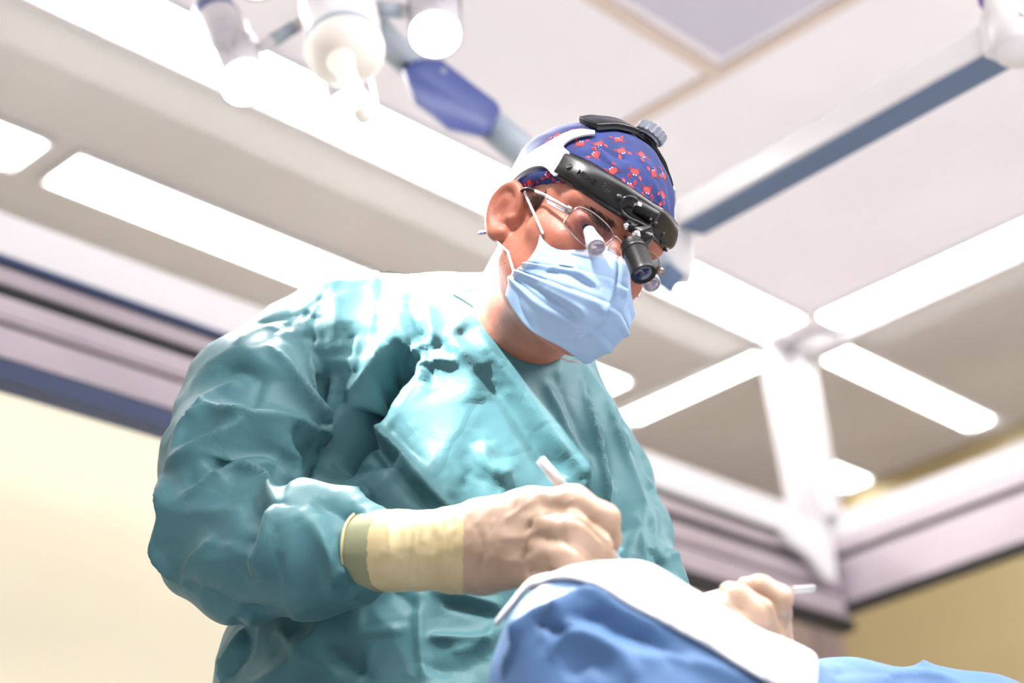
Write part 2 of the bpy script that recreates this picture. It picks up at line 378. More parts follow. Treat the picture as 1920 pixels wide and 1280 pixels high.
#@@FIG
# ================================================================ the surgeon
M['skin'] = vary(mat('skin', srgb(168, 106, 84), .48, sss=.25, sssr=(1, .35, .2)), srgb(170, 106, 84), srgb(152, 88, 70), 28, bump=.25, bdist=.0015, bscale=420)
M['gown'] = mat('surgical gown fabric', srgb(64, 106, 113), .52, sheen=.05, spec=.35)
m = M['gown']; tc = N(m, 'ShaderNodeTexCoord')
na = N(m, 'ShaderNodeTexNoise', Scale=9.0, Detail=2); vo = N(m, 'ShaderNodeTexVoronoi', Scale=17.0, feature='DISTANCE_TO_EDGE')
ad = N(m, 'ShaderNodeVectorMath', operation='MULTIPLY_ADD'); ad.inputs[1].default_value = (.06, .06, .06)
L(m, tc.outputs['Object'], na.inputs['Vector']); L(m, na.outputs['Color'], ad.inputs[0]); L(m, tc.outputs['Object'], ad.inputs[2]); L(m, ad.outputs[0], vo.inputs['Vector'])
rp = N(m, 'ShaderNodeMapRange'); rp.inputs['From Max'].default_value = .12; L(m, vo.outputs['Distance'], rp.inputs['Value'])
b1 = N(m, 'ShaderNodeBump', Strength=.10, Distance=.004); L(m, rp.outputs[0], b1.inputs['Height'])
nb = N(m, 'ShaderNodeTexVoronoi', Scale=650.0); L(m, tc.outputs['Object'], nb.inputs['Vector'])
b2 = N(m, 'ShaderNodeBump', Strength=.12, Distance=.0006); L(m, nb.outputs['Distance'], b2.inputs['Height']); L(m, b1.outputs[0], b2.inputs['Normal'])
L(m, b2.outputs[0], bsdf(m).inputs['Normal'])
M['seamthread'] = mat('gown seam', srgb(70, 125, 135), .6)
M['cap'] = vary(mat('cotton cap', srgb(27, 42, 96), .9), srgb(29, 45, 102), srgb(23, 36, 84), 30, bump=.2, bdist=.0008, bscale=500)
M['crab'] = mat('printed crab red', srgb(178, 36, 40), .75); M['crabdark'] = mat('printed crab dark', srgb(104, 16, 34), .75)
M['crabeye'] = mat('printed crab eye', srgb(180, 180, 205), .75)
M['mask'] = mat('mask fabric', srgb(136, 162, 194), .75, sss=.12, sssr=(.6, .8, 1))
M['maskwhite'] = mat('mask white band', srgb(170, 175, 190), .8)
M['elastic'] = mat('ear loop elastic', srgb(210, 200, 200), .7)
M['black'] = mat('black plastic', srgb(15, 14, 15), .4, spec=.35)
M['blackgloss'] = mat('glossy black plastic', srgb(10, 10, 14), .16)
M['greyplastic'] = mat('light grey strap plastic', srgb(172, 171, 176), .4)
M['knob'] = mat('grey knob plastic', srgb(128, 132, 142), .35)
M['steel'] = mat('polished steel', srgb(215, 212, 210), .22, 1)
M['wire'] = mat('thin steel wire', srgb(150, 135, 130), .3, .9)
M['glove'] = vary(mat('latex glove', srgb(168, 142, 124), .45, sss=.1, sssr=(1, .6, .4)), srgb(172, 146, 128), srgb(158, 132, 112), 26, bump=.15, bdist=.001, bscale=120)
M['gloveroll'] = vary(mat('latex glove cuff', srgb(196, 180, 140), .5, sss=.1, sssr=(1, .7, .4)), srgb(200, 184, 144), srgb(186, 168, 126), 20)
M['hair'] = mat('short brown hair', srgb(70, 46, 38), .6)
M['iris'] = mat('eye', srgb(30, 20, 18), .1); M['sclera'] = mat('shaded eye white', srgb(120, 96, 90), .3)  # eye white carries the shade of the lashes in its colour

# ---- head frame: x forward, y to his left, z up, origin at the skull centre
HC = cq(1108, 394, 2.0)
def headrot(yaw, tilt, roll):
    y, t, r = np.radians([yaw, tilt, roll])
    # columns = images of head x, y, z in (right, up, towards camera)
    a = np.array([[math.sin(y), math.cos(y), 0], [0, 0, 1], [math.cos(y), -math.sin(y), 0]])
    T = np.array([[1, 0, 0], [0, math.cos(t), math.sin(t)], [0, -math.sin(t), math.cos(t)]])
    R = np.array([[math.cos(r), math.sin(r), 0], [-math.sin(r), math.cos(r), 0], [0, 0, 1]])
    m = R @ T @ a; m[2] *= -1; return m
HR = headrot(26, 11, 26.5)
def hv(x, y, z): return HR @ np.array([x, y, z])
def h(x, y, z): return HC + hv(x, y, z)                      # head coordinates -> view axes
def toh(v): return (np.asarray(v)-HC) @ HR
HX, HY, HZ = HR.T
hrot = np.array([HX, HY, HZ])

def skull(G, e=0.0, k=.02):
    G.ell(h(-.012, 0, .012), (.093+e, .074+e, .074+e), hrot, k)
    G.ell(h(.028, 0, -.01), (.064+e, .064+e, .06+e), hrot, k)

def build_body():
    xs = np.r_[rng(-.42, -.12, .012), rng(-.11, .19, .0026), rng(.2, .32, .012)]
    ys = np.r_[rng(-1.75, -.32, .03), rng(-.3, -.12, .008), rng(-.115, .255, .0026)]
    zs = np.r_[rng(1.3, 1.86, .02), rng(1.872, 2.15, .0028), rng(2.16, 2.42, .012)]
    G = Grid(xs, ys, zs)
    skull(G)
    # face
    G.ell(h(.03, 0, -.07), (.060, .056, .075), hrot, .02)
    G.cone(h(.0, -.052, -.085), .018, h(.06, -.022, -.128), .02, .03); G.cone(h(.0, .052, -.085), .018, h(.06, .022, -.128), .02, .03)
    G.cone(h(.066, -.01, -.135), .022, h(.066, .01, -.135), .022, .02)
    for s in (-1, 1):
        G.cone(h(.078, s*.014, -.014), .012, h(.066, s*.05, -.016), .011, .014)       # brow
        G.cone(h(.060, s*.042, -.062), .017, h(.032, s*.056, -.055), .014, .02)      # cheekbone
        G.ell(h(.094, s*.033, -.036), (.014, .019, .013), hrot, .012, 'cut')         # socket
        G.ell(h(.070, s*.0355, -.038), (.0155, .0165, .0145), hrot, .004); G.ell(h(.0875, s*.0355, -.0425), (.009, .0125, .0034), hrot, .0015, 'cut')             # eyelids over the eye
    G.cone(h(.084, 0, -.03), .008, h(.103, 0, -.072), .011, .012)                    # nose
    for s in (-1, 1): G.cone(h(.094, s*.011, -.078), .008, h(.095, s*.012, -.08), .009, .006)
    G.cone(h(.088, -.02, -.108), .006, h(.088, .02, -.108), .006, .008)               # lips
    # ear (both)
    for s in (-1, 1):
        R = np.array([[.94, s*.34, 0], [-s*.34, .94, 0], [0, 0, 1.]])
        def e(u, o, v): # u back(-)/front(+), o outward, v up
            return h(-.016+.86*u, s*(.068+.9*o), -.047+.86*v)
        ax = hv(-.9, s*.42, 0); ay = hv(.42*s, .9, 0)*1.0; ay = ay-ax*(ax@ay); ay /= np.linalg.norm(ay)
        G.ell(e(-.008, .011, .004), (.0172, .0058, .025), np.array([ax, ay, HZ]), .004)
        pts = [(.012, .004, .006), (.010, .009, .024), (-.004, .015, .034), (-.020, .019, .026), (-.026, .02, .006), (-.019, .016, -.014), (-.006, .010, -.028), (.006, .006, -.026)]
        c = spline([e(*p) for p in pts], 4); rad = np.interp(np.linspace(0, 1, len(c)), [0, .2, .6, .85, 1], [.0038, .0046, .0042, .0065, .006])
        for i in range(len(c)-1): G.cone(c[i], rad[i], c[i+1], rad[i+1], .004)
        G.chain([e(-.010, .013, .018), e(-.014, .013, .0), e(-.006, .011, -.014)], [.004, .004, .0035], .004)
        G.cone(e(-.004, -.006, -.004), .012, e(.004, -.002, .006), .010, .006)
        G.ell(e(-.001, .0185, -.002), (.007, .006, .011), hrot, .005, 'cut')
        G.cone(e(.011, .005, -.004), .004, e(.008, .009, -.008), .0035, .004)
    # neck, trunk, arms, legs under the gown
    nb = cq(935, 630, 2.20)
    G.cone(h(-.032, .0, -.06), .056, nb, .050, .03)
    G.cone(h(-.01, 0, -.09), .045, cq(990, 640, 2.16), .042, .03)
    ch = cq(880, 860, 2.2); pel = cq(850, 1440, 2.0)
    G.ell(ch, (.13, .18, .085), k=.05); G.cone(ch, .10, pel, .115, .05)
    G.cone(cq(930, 650, 2.18), .05, cq(620, 690, 2.22), .035, .04); G.cone(cq(930, 650, 2.18), .05, cq(1090, 800, 2.27), .028, .04)
    G.chain([cq(600, 700, 2.2), cq(430, 1010, 2.0), cq(700, 1032, 1.88), cq(850, 1030, 1.835)], [.035, .030, .028, .026], .03)
    G.chain([cq(1090, 800, 2.27), cq(1175, 1180, 2.12), cq(1440, 1330, 1.84)], [.028, .028, .025], .03)
    down = w2c(CAM+np.array([0, 0, -1.0]))
    for dx in (-.10, .10):
        a = pel+np.array([dx, 0, 0]); hz = c2w(a)[2]
        G.chain([a, a+down*(hz*.5), a+down*(hz-.11)], [.085, .055, .042], .03)
        ft = a+down*(hz-.05); fw = w2c(CAM+np.array([.2, -.8, 0])/.82); G.cone(ft, .045, ft+fw*.16, .035, .03)
    V, Q = G.mesh(); V = smooth(V, Q, 1, .4)
    Nn = vnormals(V, Q); hl = toh(V)
    # fine forms: eyelid slit, brow furrow, crow's feet
    for s in (-1, 1):
        pts = [(.083, s*(.033-.017), -.038), (.0875, s*.033, -.0405), (.080, s*(.033+.019), -.037)]
        c = spline([h(*p) for p in pts], 10); dd = np.min(np.linalg.norm(V[:, None]*0+V[:, None]-c[None], axis=2), axis=1) if len(V) < 4000 else None
        if dd is None:
            m_ = np.where(np.linalg.norm(V-c.mean(0), axis=1) < .05)[0]; q = np.min(np.linalg.norm(V[m_][:, None]-c[None], axis=2), axis=1)
            V[m_] -= Nn[m_]*(.0022*np.exp(-(q/.0016)**2))[:, None]
    return V, Q

def build_gown():
    dx = .0035
    xs = rng(-.42, .27, dx)
    ys = np.r_[rng(-1.35, -.46, .022), rng(-.44, .075, dx)]
    zs = rng(1.30, 2.44, dx*1.4)
    G = Grid(xs, ys, zs); f_ = 1/F
    rows = []
    #  py, left px, right px, centre depth, half depth
    for py, l, r, d, b in ((560, 800, 1000, 2.2, .06), (600, 690, 1045, 2.2, .097), (650, 640, 1082, 2.2, .115), (720, 600, 1120, 2.19, .122), (800, 580, 1172, 2.18, .135), (880, 570, 1188, 2.165, .145), (960, 555, 1200, 2.15, .15),
                           (1040, 520, 1206, 2.13, .155), (1120, 462, 1226, 2.11, .16), (1200, 420, 1226, 2.09, .165), (1300, 400, 1230, 2.05, .165)):
        rows.append(((640-py)*f_*d, ((l+r)/2-960)*f_*d, d, (r-l)/2*f_*d, b))
    Y, xc, zc, a, b = rows[-1]
    for k in range(1, 12):
        rows.append((Y-.09*k, xc+.0125*k, zc-.042*k, a+.008*k, b+.01*k))
    G.sections(rows, .03, 2.25)
    # his right arm (left in the photo)
    G.cone(cq(905, 620, 2.2), .06, cq(640, 632, 2.2), .062, .06)
    G.chain([cq(690, 658, 2.19), cq(560, 682, 2.19), cq(480, 760, 2.14), cq(432, 880, 2.06), cq(412, 985, 1.99), cq(470, 1040, 1.95), cq(580, 1035, 1.92), cq(668, 1035, 1.895), cq(695, 1032, 1.885)],
            [.072, .066, .080, .0775, .066, .062, .062, .0455, .036], .045)
    G.cone(cq(360, 1060, 1.97), .028, cq(440, 1090, 1.95), .033, .03)                 # hanging elbow corner
    # his left arm (right in the photo)
    G.chain([cq(1010, 700, 2.23), cq(1100, 790, 2.24), cq(1140, 900, 2.2), cq(1166, 1000, 2.16), cq(1194, 1090, 2.1), cq(1215, 1190, 2.05), cq(1330, 1290, 1.93), cq(1400, 1320, 1.88)],
            [.04, .040, .043, .046, .048, .048, .040, .033], .03)
    # opening for the neck
    G.cone(cq(995, 575, 2.18), .052, h(-.03, 0, -.02), .071, .006, 'cut')
    G.cone(cq(1025, 590, 2.10), .050, h(.05, 0, -.06), .08, .008, 'cut')
    V, Q = G.mesh(); V = smooth(V, Q, 5, .5)
    Nn = vnormals(V, Q); T = tree_of((V, Q))
    up = V[:, 1] > -.42
    D = (.005*vnoise(V, .11, 1)+.003*vnoise(V, .05, 2))*up
    q_ = V*np.array([1, .45, 1]); rn = 1-np.abs(vnoise(q_, .06, 31))*2.2; rn2 = 1-np.abs(vnoise(V*np.array([.6, 1, 1]), .045, 33))*2.2
    D = D+up*(.0045*rn*(V[:, 0] > -.22)+.0042*rn2*(V[:, 0] <= -.15))
    V = V+Nn*D[:, None]
    S = []
    R = lambda amp, wd, *p, sh=1: S.append((p, amp, wd, sh))
    # sleeve
    R(.013, .012, (505, 650), (540, 712), (580, 775), (603, 815), (603, 850)); R(-.014, .012, (545, 800), (570, 850), (572, 895))
    R(.011, .010, (378, 758), (425, 778), (463, 787), (530, 790), (567, 805), (600, 829)); R(-.012, .018, (400, 880), (450, 850), (500, 845), (560, 885), sh=0)
    R(.010, .009, (316, 874), (360, 850), (402, 829), (457, 793)); R(-.008, .010, (340, 905), (385, 880), (430, 850))
    R(.013, .010, (341, 921), (390, 892), (445, 869), (512, 866), (532, 890), (573, 921)); R(.009, .009, (445, 869), (487, 902), (530, 957))
    R(.012, .014, (530, 957), (512, 1010), (487, 1079), sh=0); R(-.008, .014, (475, 930), (482, 985), (470, 1040), sh=0)
    R(.009, .010, (573, 905), (610, 915), (650, 935), (682, 955)); R(-.009, .012, (590, 945), (640, 965), (672, 985), sh=0)
    R(.008, .010, (560, 965), (600, 1000), (625, 1060), (620, 1110)); R(-.006, .010, (600, 960), (640, 1010), (655, 1070))
    R(-.006, .006, (655, 990), (660, 1040), (668, 1095)); R(.005, .006, (640, 1060), (665, 1095))
    R(.008, .010, (310, 890), (302, 960), (296, 1030), (330, 1090)); R(-.007, .012, (345, 1090), (440, 1130), (560, 1150)); R(.005, .010, (400, 1000), (360, 1060), (345, 1100))
    R(-.006, .008, (405, 700), (450, 690), (490, 712)); R(.006, .008, (352, 790), (400, 735), (450, 715)); R(.006, .008, (330, 860), (345, 800), (400, 762))
    R(-.010, .010, (590, 700), (597, 735), (597, 780)); R(.009, .009, (568, 640), (577, 720), (584, 790)); R(.008, .009, (626, 700), (622, 770), (605, 850)); R(-.007, .009, (654, 735), (640, 800), (610, 870))
    # deep fold between arm and chest
    R(-.034, .015, (772, 655), (743, 690), (708, 735), (678, 790), (640, 860), (606, 918), sh=0); R(-.016, .010, (745, 688), (700, 748), (680, 785))
    R(.012, .009, (798, 645), (765, 665), (740, 700), (712, 760)); R(.010, .010, (720, 640), (690, 700), (650, 760), (620, 830))
    R(-.010, .008, (762, 560), (780, 600), (797, 642)); R(.009, .009, (790, 560), (808, 610), (818, 650)); R(.007, .008, (735, 570), (752, 615), (765, 650))
    R(-.007, .007, (800, 668), (812, 700), (808, 728)); R(.009, .007, (775, 690), (800, 680), (860, 685)); R(.006, .007, (760, 680), (752, 710), (738, 728)); R(.007, .006, (790, 690), (794, 715)); R(-.002, .006, (830, 700), (828, 735), (800, 738))
    # shoulder gathers
    R(-.005, .005, (573, 585), (600, 607), (630, 625), (664, 632)); R(-.004, .005, (645, 537), (606, 560), (573, 585), (540, 612), (506, 645)); 
    for i in range(9):
        t = i/8; x, y = 575+t*95, 590+t*42; R(.0045*(1-2*(i % 2)), .0045, (x, y), (x+4-8*t, y+38+14*(i % 3)))
        x2, y2 = 520+t*120, 622-t*85; R(.004*(2*(i % 2)-1), .005, (x2, y2), (x2-12, y2+26))
    R(-.004, .005, (506, 645), (492, 710), (469, 784)); R(.004, .006, (440, 650), (480, 625), (520, 615)); R(-.004, .006, (470, 620), (520, 600), (565, 590))
    # chest and flank
    R(.013, .009, (686, 772), (712, 808), (743, 841), (790, 895), (845, 962)); R(-.011, .009, (672, 800), (715, 850), (760, 905), (800, 955)); R(-.006, .009, (712, 790), (760, 840), (800, 880))
    R(-.010, .010, (700, 742), (680, 770), (690, 800))
    R(.006, .010, (610, 955), (680, 905), (745, 870)); R(.006, .009, (690, 940), (725, 900), (745, 860)); R(-.006, .010, (640, 890), (700, 880), (760, 850))
    R(.009, .012, (890, 620), (916, 665), (975, 741), (1038, 830), (1091, 897)); R(-.007, .012, (900, 690), (955, 760), (1015, 845), (1060, 900), sh=0)
    R(.009, .008, (1023, 722), (1051, 790), (1088, 870), (1097, 923)); R(-.006, .009, (1035, 700), (1068, 780), (1100, 860))
    R(.010, .008, (1086, 708), (1106, 790), (1126, 890), (1135, 950)); R(-.007, .008, (1104, 730), (1128, 820), (1150, 920)); 
    R(.009, .007, (1133, 741), (1157, 830), (1186, 918), (1211, 985), (1218, 1010)); R(-.011, .009, (1150, 745), (1180, 840), (1206, 930)); R(.006, .006, (1190, 850), (1200, 890), (1212, 950), (1236, 1060)); R(-.010, .008, (1216, 915), (1214, 950)); R(-.008, .006, (1197, 855), (1213, 905))
    R(.008, .006, (1238, 1068), (1250, 1045), (1268, 1046)); R(-.007, .006, (1217, 1035), (1236, 1070)); R(.006, .006, (1240, 1082), (1278, 1103)); R(.005, .008, (1180, 960), (1200, 1010), (1218, 1060))
    R(.005, .010, (905, 830), (915, 870), (950, 900), sh=0); R(.002, .008, (822, 858), (850, 870), (870, 905)); R(-.001, .008, (850, 862), (880, 890), (915, 905)); R(.002, .008, (800, 850), (835, 900), (850, 935)); R(-.002, .006, (775, 860), (810, 880), (830, 920))
    R(-.004, .004, (818, 590), (842, 602), (862, 612)); R(.005, .007, (870, 600), (850, 640), (900, 700), sh=0)
    R(.004, .014, (850, 640), (880, 700), (890, 760), sh=0)
    # belly
    R(.008, .006, (788, 1112), (786, 1180), (790, 1230), (796, 1278)); R(.006, .006, (798, 1194), (860, 1200), (927, 1203)); R(-.006, .007, (730, 1105), (760, 1125), (785, 1150)); R(.007, .007, (810, 1110), (870, 1120), (935, 1135)); R(-.005, .006, (830, 1130), (880, 1140), (940, 1160))
    R(.006, .007, (650, 1180), (700, 1130), (760, 1100)); R(.005, .006, (620, 1200), (690, 1190), (770, 1180)); R(-.008, .010, (440, 1150), (470, 1200), (430, 1270)); R(.010, .008, (470, 1150), (448, 1210), (415, 1275)); R(.007, .010, (520, 1180), (600, 1250), (640, 1279)); R(-.006, .010, (560, 1170), (640, 1230), (700, 1275))
    R(.006, .008, (850, 1230), (900, 1210), (940, 1170)); R(-.005, .008, (800, 1250), (860, 1260), (910, 1235))
    V = smooth(V, Q, 1, .3)
    Nn = smooth(vnormals(V, Q), Q, 2); Nn /= np.linalg.norm(Nn, axis=1)[:, None]
    V = V+Nn*crease(V, Nn, T, S)[:, None]*1.9
    # random fine creases over the whole front
    rs = np.random.RandomState(5); S2 = []
    for i in range(240):
        x, y = rs.uniform(300, 1270), rs.uniform(560, 1279); a = rs.uniform(0, 6.28); ln = rs.uniform(25, 85)
        S2.append((((x, y), (x+ln*.5*math.cos(a)+rs.uniform(-8, 8), y+ln*.5*math.sin(a)), (x+ln*math.cos(a), y+ln*math.sin(a))), rs.uniform(-.0032, .0036), rs.uniform(.003, .0055)))
    V = V+Nn*crease(V, Nn, T, S2)[:, None]
    return V, Q

surgeon = empty('person', 'person in teal gown, blue mask and red crab print cap, bending over the patient', 'person', tuple((P(800, 1280, 2.05)*np.array([1, 1, 0])).tolist()))
bV, bQ = build_body(); body = obj('body', (c2w(bV), bQ), M['skin'], surgeon); body['label'] = 'skin of face, ear and neck'
gV, gQ = build_gown(); gown = obj('gown', (c2w(gV), gQ), M['gown'], surgeon); gown['label'] = 'wrinkled teal surgical gown'
bT = tree_of((bV, bQ)); gT = tree_of((gV, gQ))
# ---- cap
def V2L(v): return toh(v)
def build_cap():
    st = .0026
    c0 = HC; G = Grid(rng(c0[0]-.14, c0[0]+.13, st), rng(c0[1]-.12, c0[1]+.13, st), rng(c0[2]-.13, c0[2]+.15, st))
    skull(G, .0065)
    G.ell(h(-.045, 0, .02), (.062, .072, .065), hrot, .02)
    n = hv(-.16, 0, 1); G.half(h(0, 0, -.014), n, .004)
    V, Q = G.mesh(); V = smooth(V, Q, 2, .5); Nn = vnormals(V, Q)
    l = toh(V); hem = np.clip(1-np.abs(l[:, 2]+.006-.16*l[:, 0])/.006, 0, 1)
    V = V+Nn*(.0016*vnoise(V, .03, 4)+.0012*vnoise(l*np.array([.4, 1, 1]), .012, 6)+.0012*hem)[:, None]
    T = tree_of((V, Q)); S = [(((1108, 262), (1150, 290), (1180, 300)), -.003, .004), (((1115, 270), (1140, 300), (1165, 322)), .003, .004), (((1010, 330), (1030, 345), (1065, 350)), .0025, .004), (((985, 335), (1005, 350), (1012, 362)), -.002, .003),
         (((1190, 290), (1225, 320), (1245, 350)), .002, .005), (((1225, 340), (1238, 375), (1240, 400)), .003, .004), (((1080, 290), (1120, 296), (1150, 315)), -.002, .004)]
    return V+Nn*crease(V, Nn, T, S)[:, None], Q
cV, cQ = build_cap(); capT = tree_of((cV, cQ))
def on(T, px, py, off=0.0):                                   # point on a mesh along a sight line, lifted off along its normal
    d = Vector(cq(px, py, 1)).normalized(); r = T.ray_cast(Vector((0, 0, 0)), d)
    if r[0] is None:
        t = 2.0
        q = np.array(d)*2.02; r = T.find_nearest(Vector(q)); 
    p = np.array(r[0]); n = np.array(r[1]); n = n if n@p < 0 or r[3] is None else n
    return p+n*off, n
# crabs printed on the cloth: body, claws, legs, eyes as thin prints on the cap
crabs = [(1088, 270, -20), (1118, 290, 60), (1122, 270, 200), (1160, 262, 20), (1165, 283, 215), (1203, 290, 230), (1150, 320, 40), (1190, 322, 180), (1226, 326, 20), (1245, 330, 80), (1213, 356, 185), (1180, 350, 0), (1243, 365, 150), (1230, 392, 0),
         (994, 343, 150), (1050, 345, 30), (1028, 326, 60), (1017, 350, 0), (1085, 245, 100), (1046, 254, 120), (1030, 270, 60), (1008, 290, 100), (1110, 340, 10), (1135, 352, 200)]
def crab_geo():
    gv = []; gf = []; gm = []
    def poly(px_, py_, ang, pts, mi, off):
        p, n = on(capT, px_, py_); ex = HX*0+np.cross(n, [0, 0, 1.0]); ex = np.array([1, 0, 0])-n*n[0]; ex /= np.linalg.norm(ex); ey = np.cross(n, ex)
        if ey[1] < 0: ey = -ey
        a = math.radians(ang); i0 = len(gv)
        for (u, v) in pts:
            u, v = u*math.cos(a)-v*math.sin(a), u*math.sin(a)+v*math.cos(a)
            q = p+(ex*u+ey*v)*.0013; r = capT.find_nearest(Vector(q)); gv.append(np.array(r[0])+np.array(r[1])*off)
        k = len(pts); c = sum(gv[i0:])/k; gv.append(c)
        for j in range(k): gf.append([i0+j, i0+(j+1) % k, i0+k]); gm.append(mi)
    def ell(cx, cy, rx, ry, rot=0, n=12):
        c, s = math.cos(rot), math.sin(rot)
        return [(cx+rx*math.cos(t)*c-ry*math.sin(t)*s, cy+rx*math.cos(t)*s+ry*math.sin(t)*c) for t in np.linspace(0, 2*math.pi, n, endpoint=False)]
    def bar(x0, y0, x1, y1, w_):
        d = math.hypot(x1-x0, y1-y0); nx, ny = -(y1-y0)/d*w_, (x1-x0)/d*w_
        return [(x0+nx, y0+ny), (x1+nx*.4, y1+ny*.4), (x1-nx*.4, y1-ny*.4), (x0-nx, y0-ny)]
    for (x, y, a) in crabs:
        for s in (-1, 1):
            for k in range(3): poly(x, y, a, bar(s*2, -.5-k*.9, s*(5.8-.5*k), -2.2-k*1.5, .5), 2, .00022)
            poly(x, y, a, bar(s*2.6, 1.2, s*4.8, 3.2, .7), 2, .00024)
            poly(x, y, a, [(s*3.9, 2.6), (s*5.6, 3.3), (s*6.0, 5.4), (s*4.9, 7.0), (s*4.3, 6.6), (s*4.9, 5.2), (s*4.4, 4.6), (s*3.6, 5.9), (s*3.2, 4.6)], 1, .00028)
        poly(x, y, a, ell(0, 0, 3.9, 2.9), 2, .00026); poly(x, y, a, ell(0, .1, 3.3, 2.4), 1, .00032)
        for s in (-1, 1): poly(x, y, a, ell(s*1.1, 2.9, .62, .62, 0, 8), 3, .00036)
    return np.array(gv), gf, gm
kv, kf, km = crab_geo()
g = join((c2w(cV), cQ), (c2w(kv), kf)); cap = obj('cap', g, None, surgeon, True, [M['cap'], M['crab'], M['crabdark'], M['crabeye']], [0]*len(cQ)+km); cap['label'] = 'blue cap printed with red crabs'
# tail of the cap's tie behind the ear
tp = [cq(x, y, d) for x, y, d in ((936, 428, 2.05), (926, 432, 2.055), (915, 434, 2.06), (903, 436, 2.065))]
tg = tube(tp, [.0055, .0065, .0075, .008], 8, 6, flat=.25, up=(0, 0, 1)); obj('cap_tie', (c2w(tg[0]), tg[1]), M['cap'], surgeon)
tg = tube([cq(902, 436, 2.0655), cq(900.5, 436.2, 2.0656)], .0082, 8, 2, flat=.3, up=(0, 0, 1)); obj('tie_hem', (c2w(tg[0]), tg[1]), M['elastic'], surgeon)

# ---- mask
def build_mask():
    C_ = [(.097, 0, -.0485), (.119, 0, -.067), (.127, 0, -.090), (.131, 0, -.115), (.117, 0, -.140), (.088, 0, -.161)]
    Md = [(.074, .032, -.060), (.092, .036, -.076), (.104, .040, -.095), (.105, .043, -.116), (.092, .044, -.138), (.066, .040, -.157)]
    Sd = [(.049, .064, -.063), (.057, .064, -.082), (.055, .066, -.099), (.045, .067, -.108), (.036, .066, -.114), (.034, .060, -.134)]
    rows = [spline([(Sd[i][0], -Sd[i][1], Sd[i][2]), (Md[i][0], -Md[i][1], Md[i][2]), C_[i], Md[i], Sd[i]], 26) for i in range(6)]
    n = len(rows[0]); cols = [spline([r[j] for r in rows], 18) for j in range(n)]; m_ = len(cols[0])
    V = np.array([[cols[j][i] for j in range(n)] for i in range(m_)]); s = np.linspace(-1, 1, n)[None, :]; t = np.linspace(0, 1, m_)[:, None]
    Q = np.array([[i*n+j, i*n+j+1, (i+1)*n+j+1, (i+1)*n+j] for i in range(m_-1) for j in range(n-1)])
    Nn = vnormals(V.reshape(-1, 3), Q).reshape(V.shape)
    if Nn[m_//2, n//2, 0] < 0: Q = Q[:, ::-1]; Nn = -Nn
    d = 0
    for tc_, am in ((.36, .0035), (.56, .0045), (.76, .0035)):
        x = (t-tc_-.04*s*s)/.06; d = d+am*(np.clip(1-np.abs(x-.5), 0, 1)*(x > 0)-.5*np.exp(-(x/.25)**2))*(.35+.65*np.abs(s))
    d = d+.0016*vnoise(V.reshape(-1, 3), .02, 8).reshape(t.shape[0], -1)
    V = (V+Nn*d[..., None]).reshape(-1, 3); Vv = V @ HR.T + HC; Nv = vnormals(Vv, Q); T = tree_of((Vv, Q))
    S = [(((1019, 510), (1060, 512), (1095, 530), (1120, 543)), .004, .004), (((1019, 506), (1060, 500), (1100, 520), (1125, 540)), -.004, .005), (((985, 530), (1020, 550), (1060, 580), (1080, 608)), .005, .004), (((1000, 530), (1040, 550), (1085, 575), (1100, 600)), -.004, .005),
         (((1160, 475), (1162, 510), (1150, 560), (1136, 600)), .006, .004), (((1150, 520), (1146, 560), (1128, 590)), -.006, .004), (((1136, 600), (1120, 618), (1080, 630), (1070, 650)), .003, .004), (((1176, 520), (1172, 560), (1160, 590)), -.003, .004),
         (((1020, 465), (1070, 475), (1120, 490)), .002, .004), (((1035, 480), (1075, 492), (1110, 508)), -.003, .005), (((1128, 600), (1135, 580), (1150, 585)), -.004, .003), (((970, 540), (975, 580), (1000, 620)), .003, .004), (((1040, 640), (1080, 640), (1130, 610)), .003, .004)]
    Vv = Vv+Nv*crease(Vv, Nv, T, S)[:, None]
    i = np.arange(len(Q))//(n-1)/(m_-1); j = np.abs((np.arange(len(Q)) % (n-1))/(n-2)*2-1)
    return Vv, Q, np.where((i < .15) | (j > .955), 1, 0)
mV, mQ, mm_ = build_mask(); mask = obj('mask', (c2w(mV), mQ), None, surgeon, True, [M['mask'], M['maskwhite']], mm_); mask['label'] = 'pale blue pleated surgical mask with white top band'
sm = mask.modifiers.new('thickness', 'SOLIDIFY'); sm.thickness = .0014; sm.offset = -1
mT = tree_of((mV, mQ))
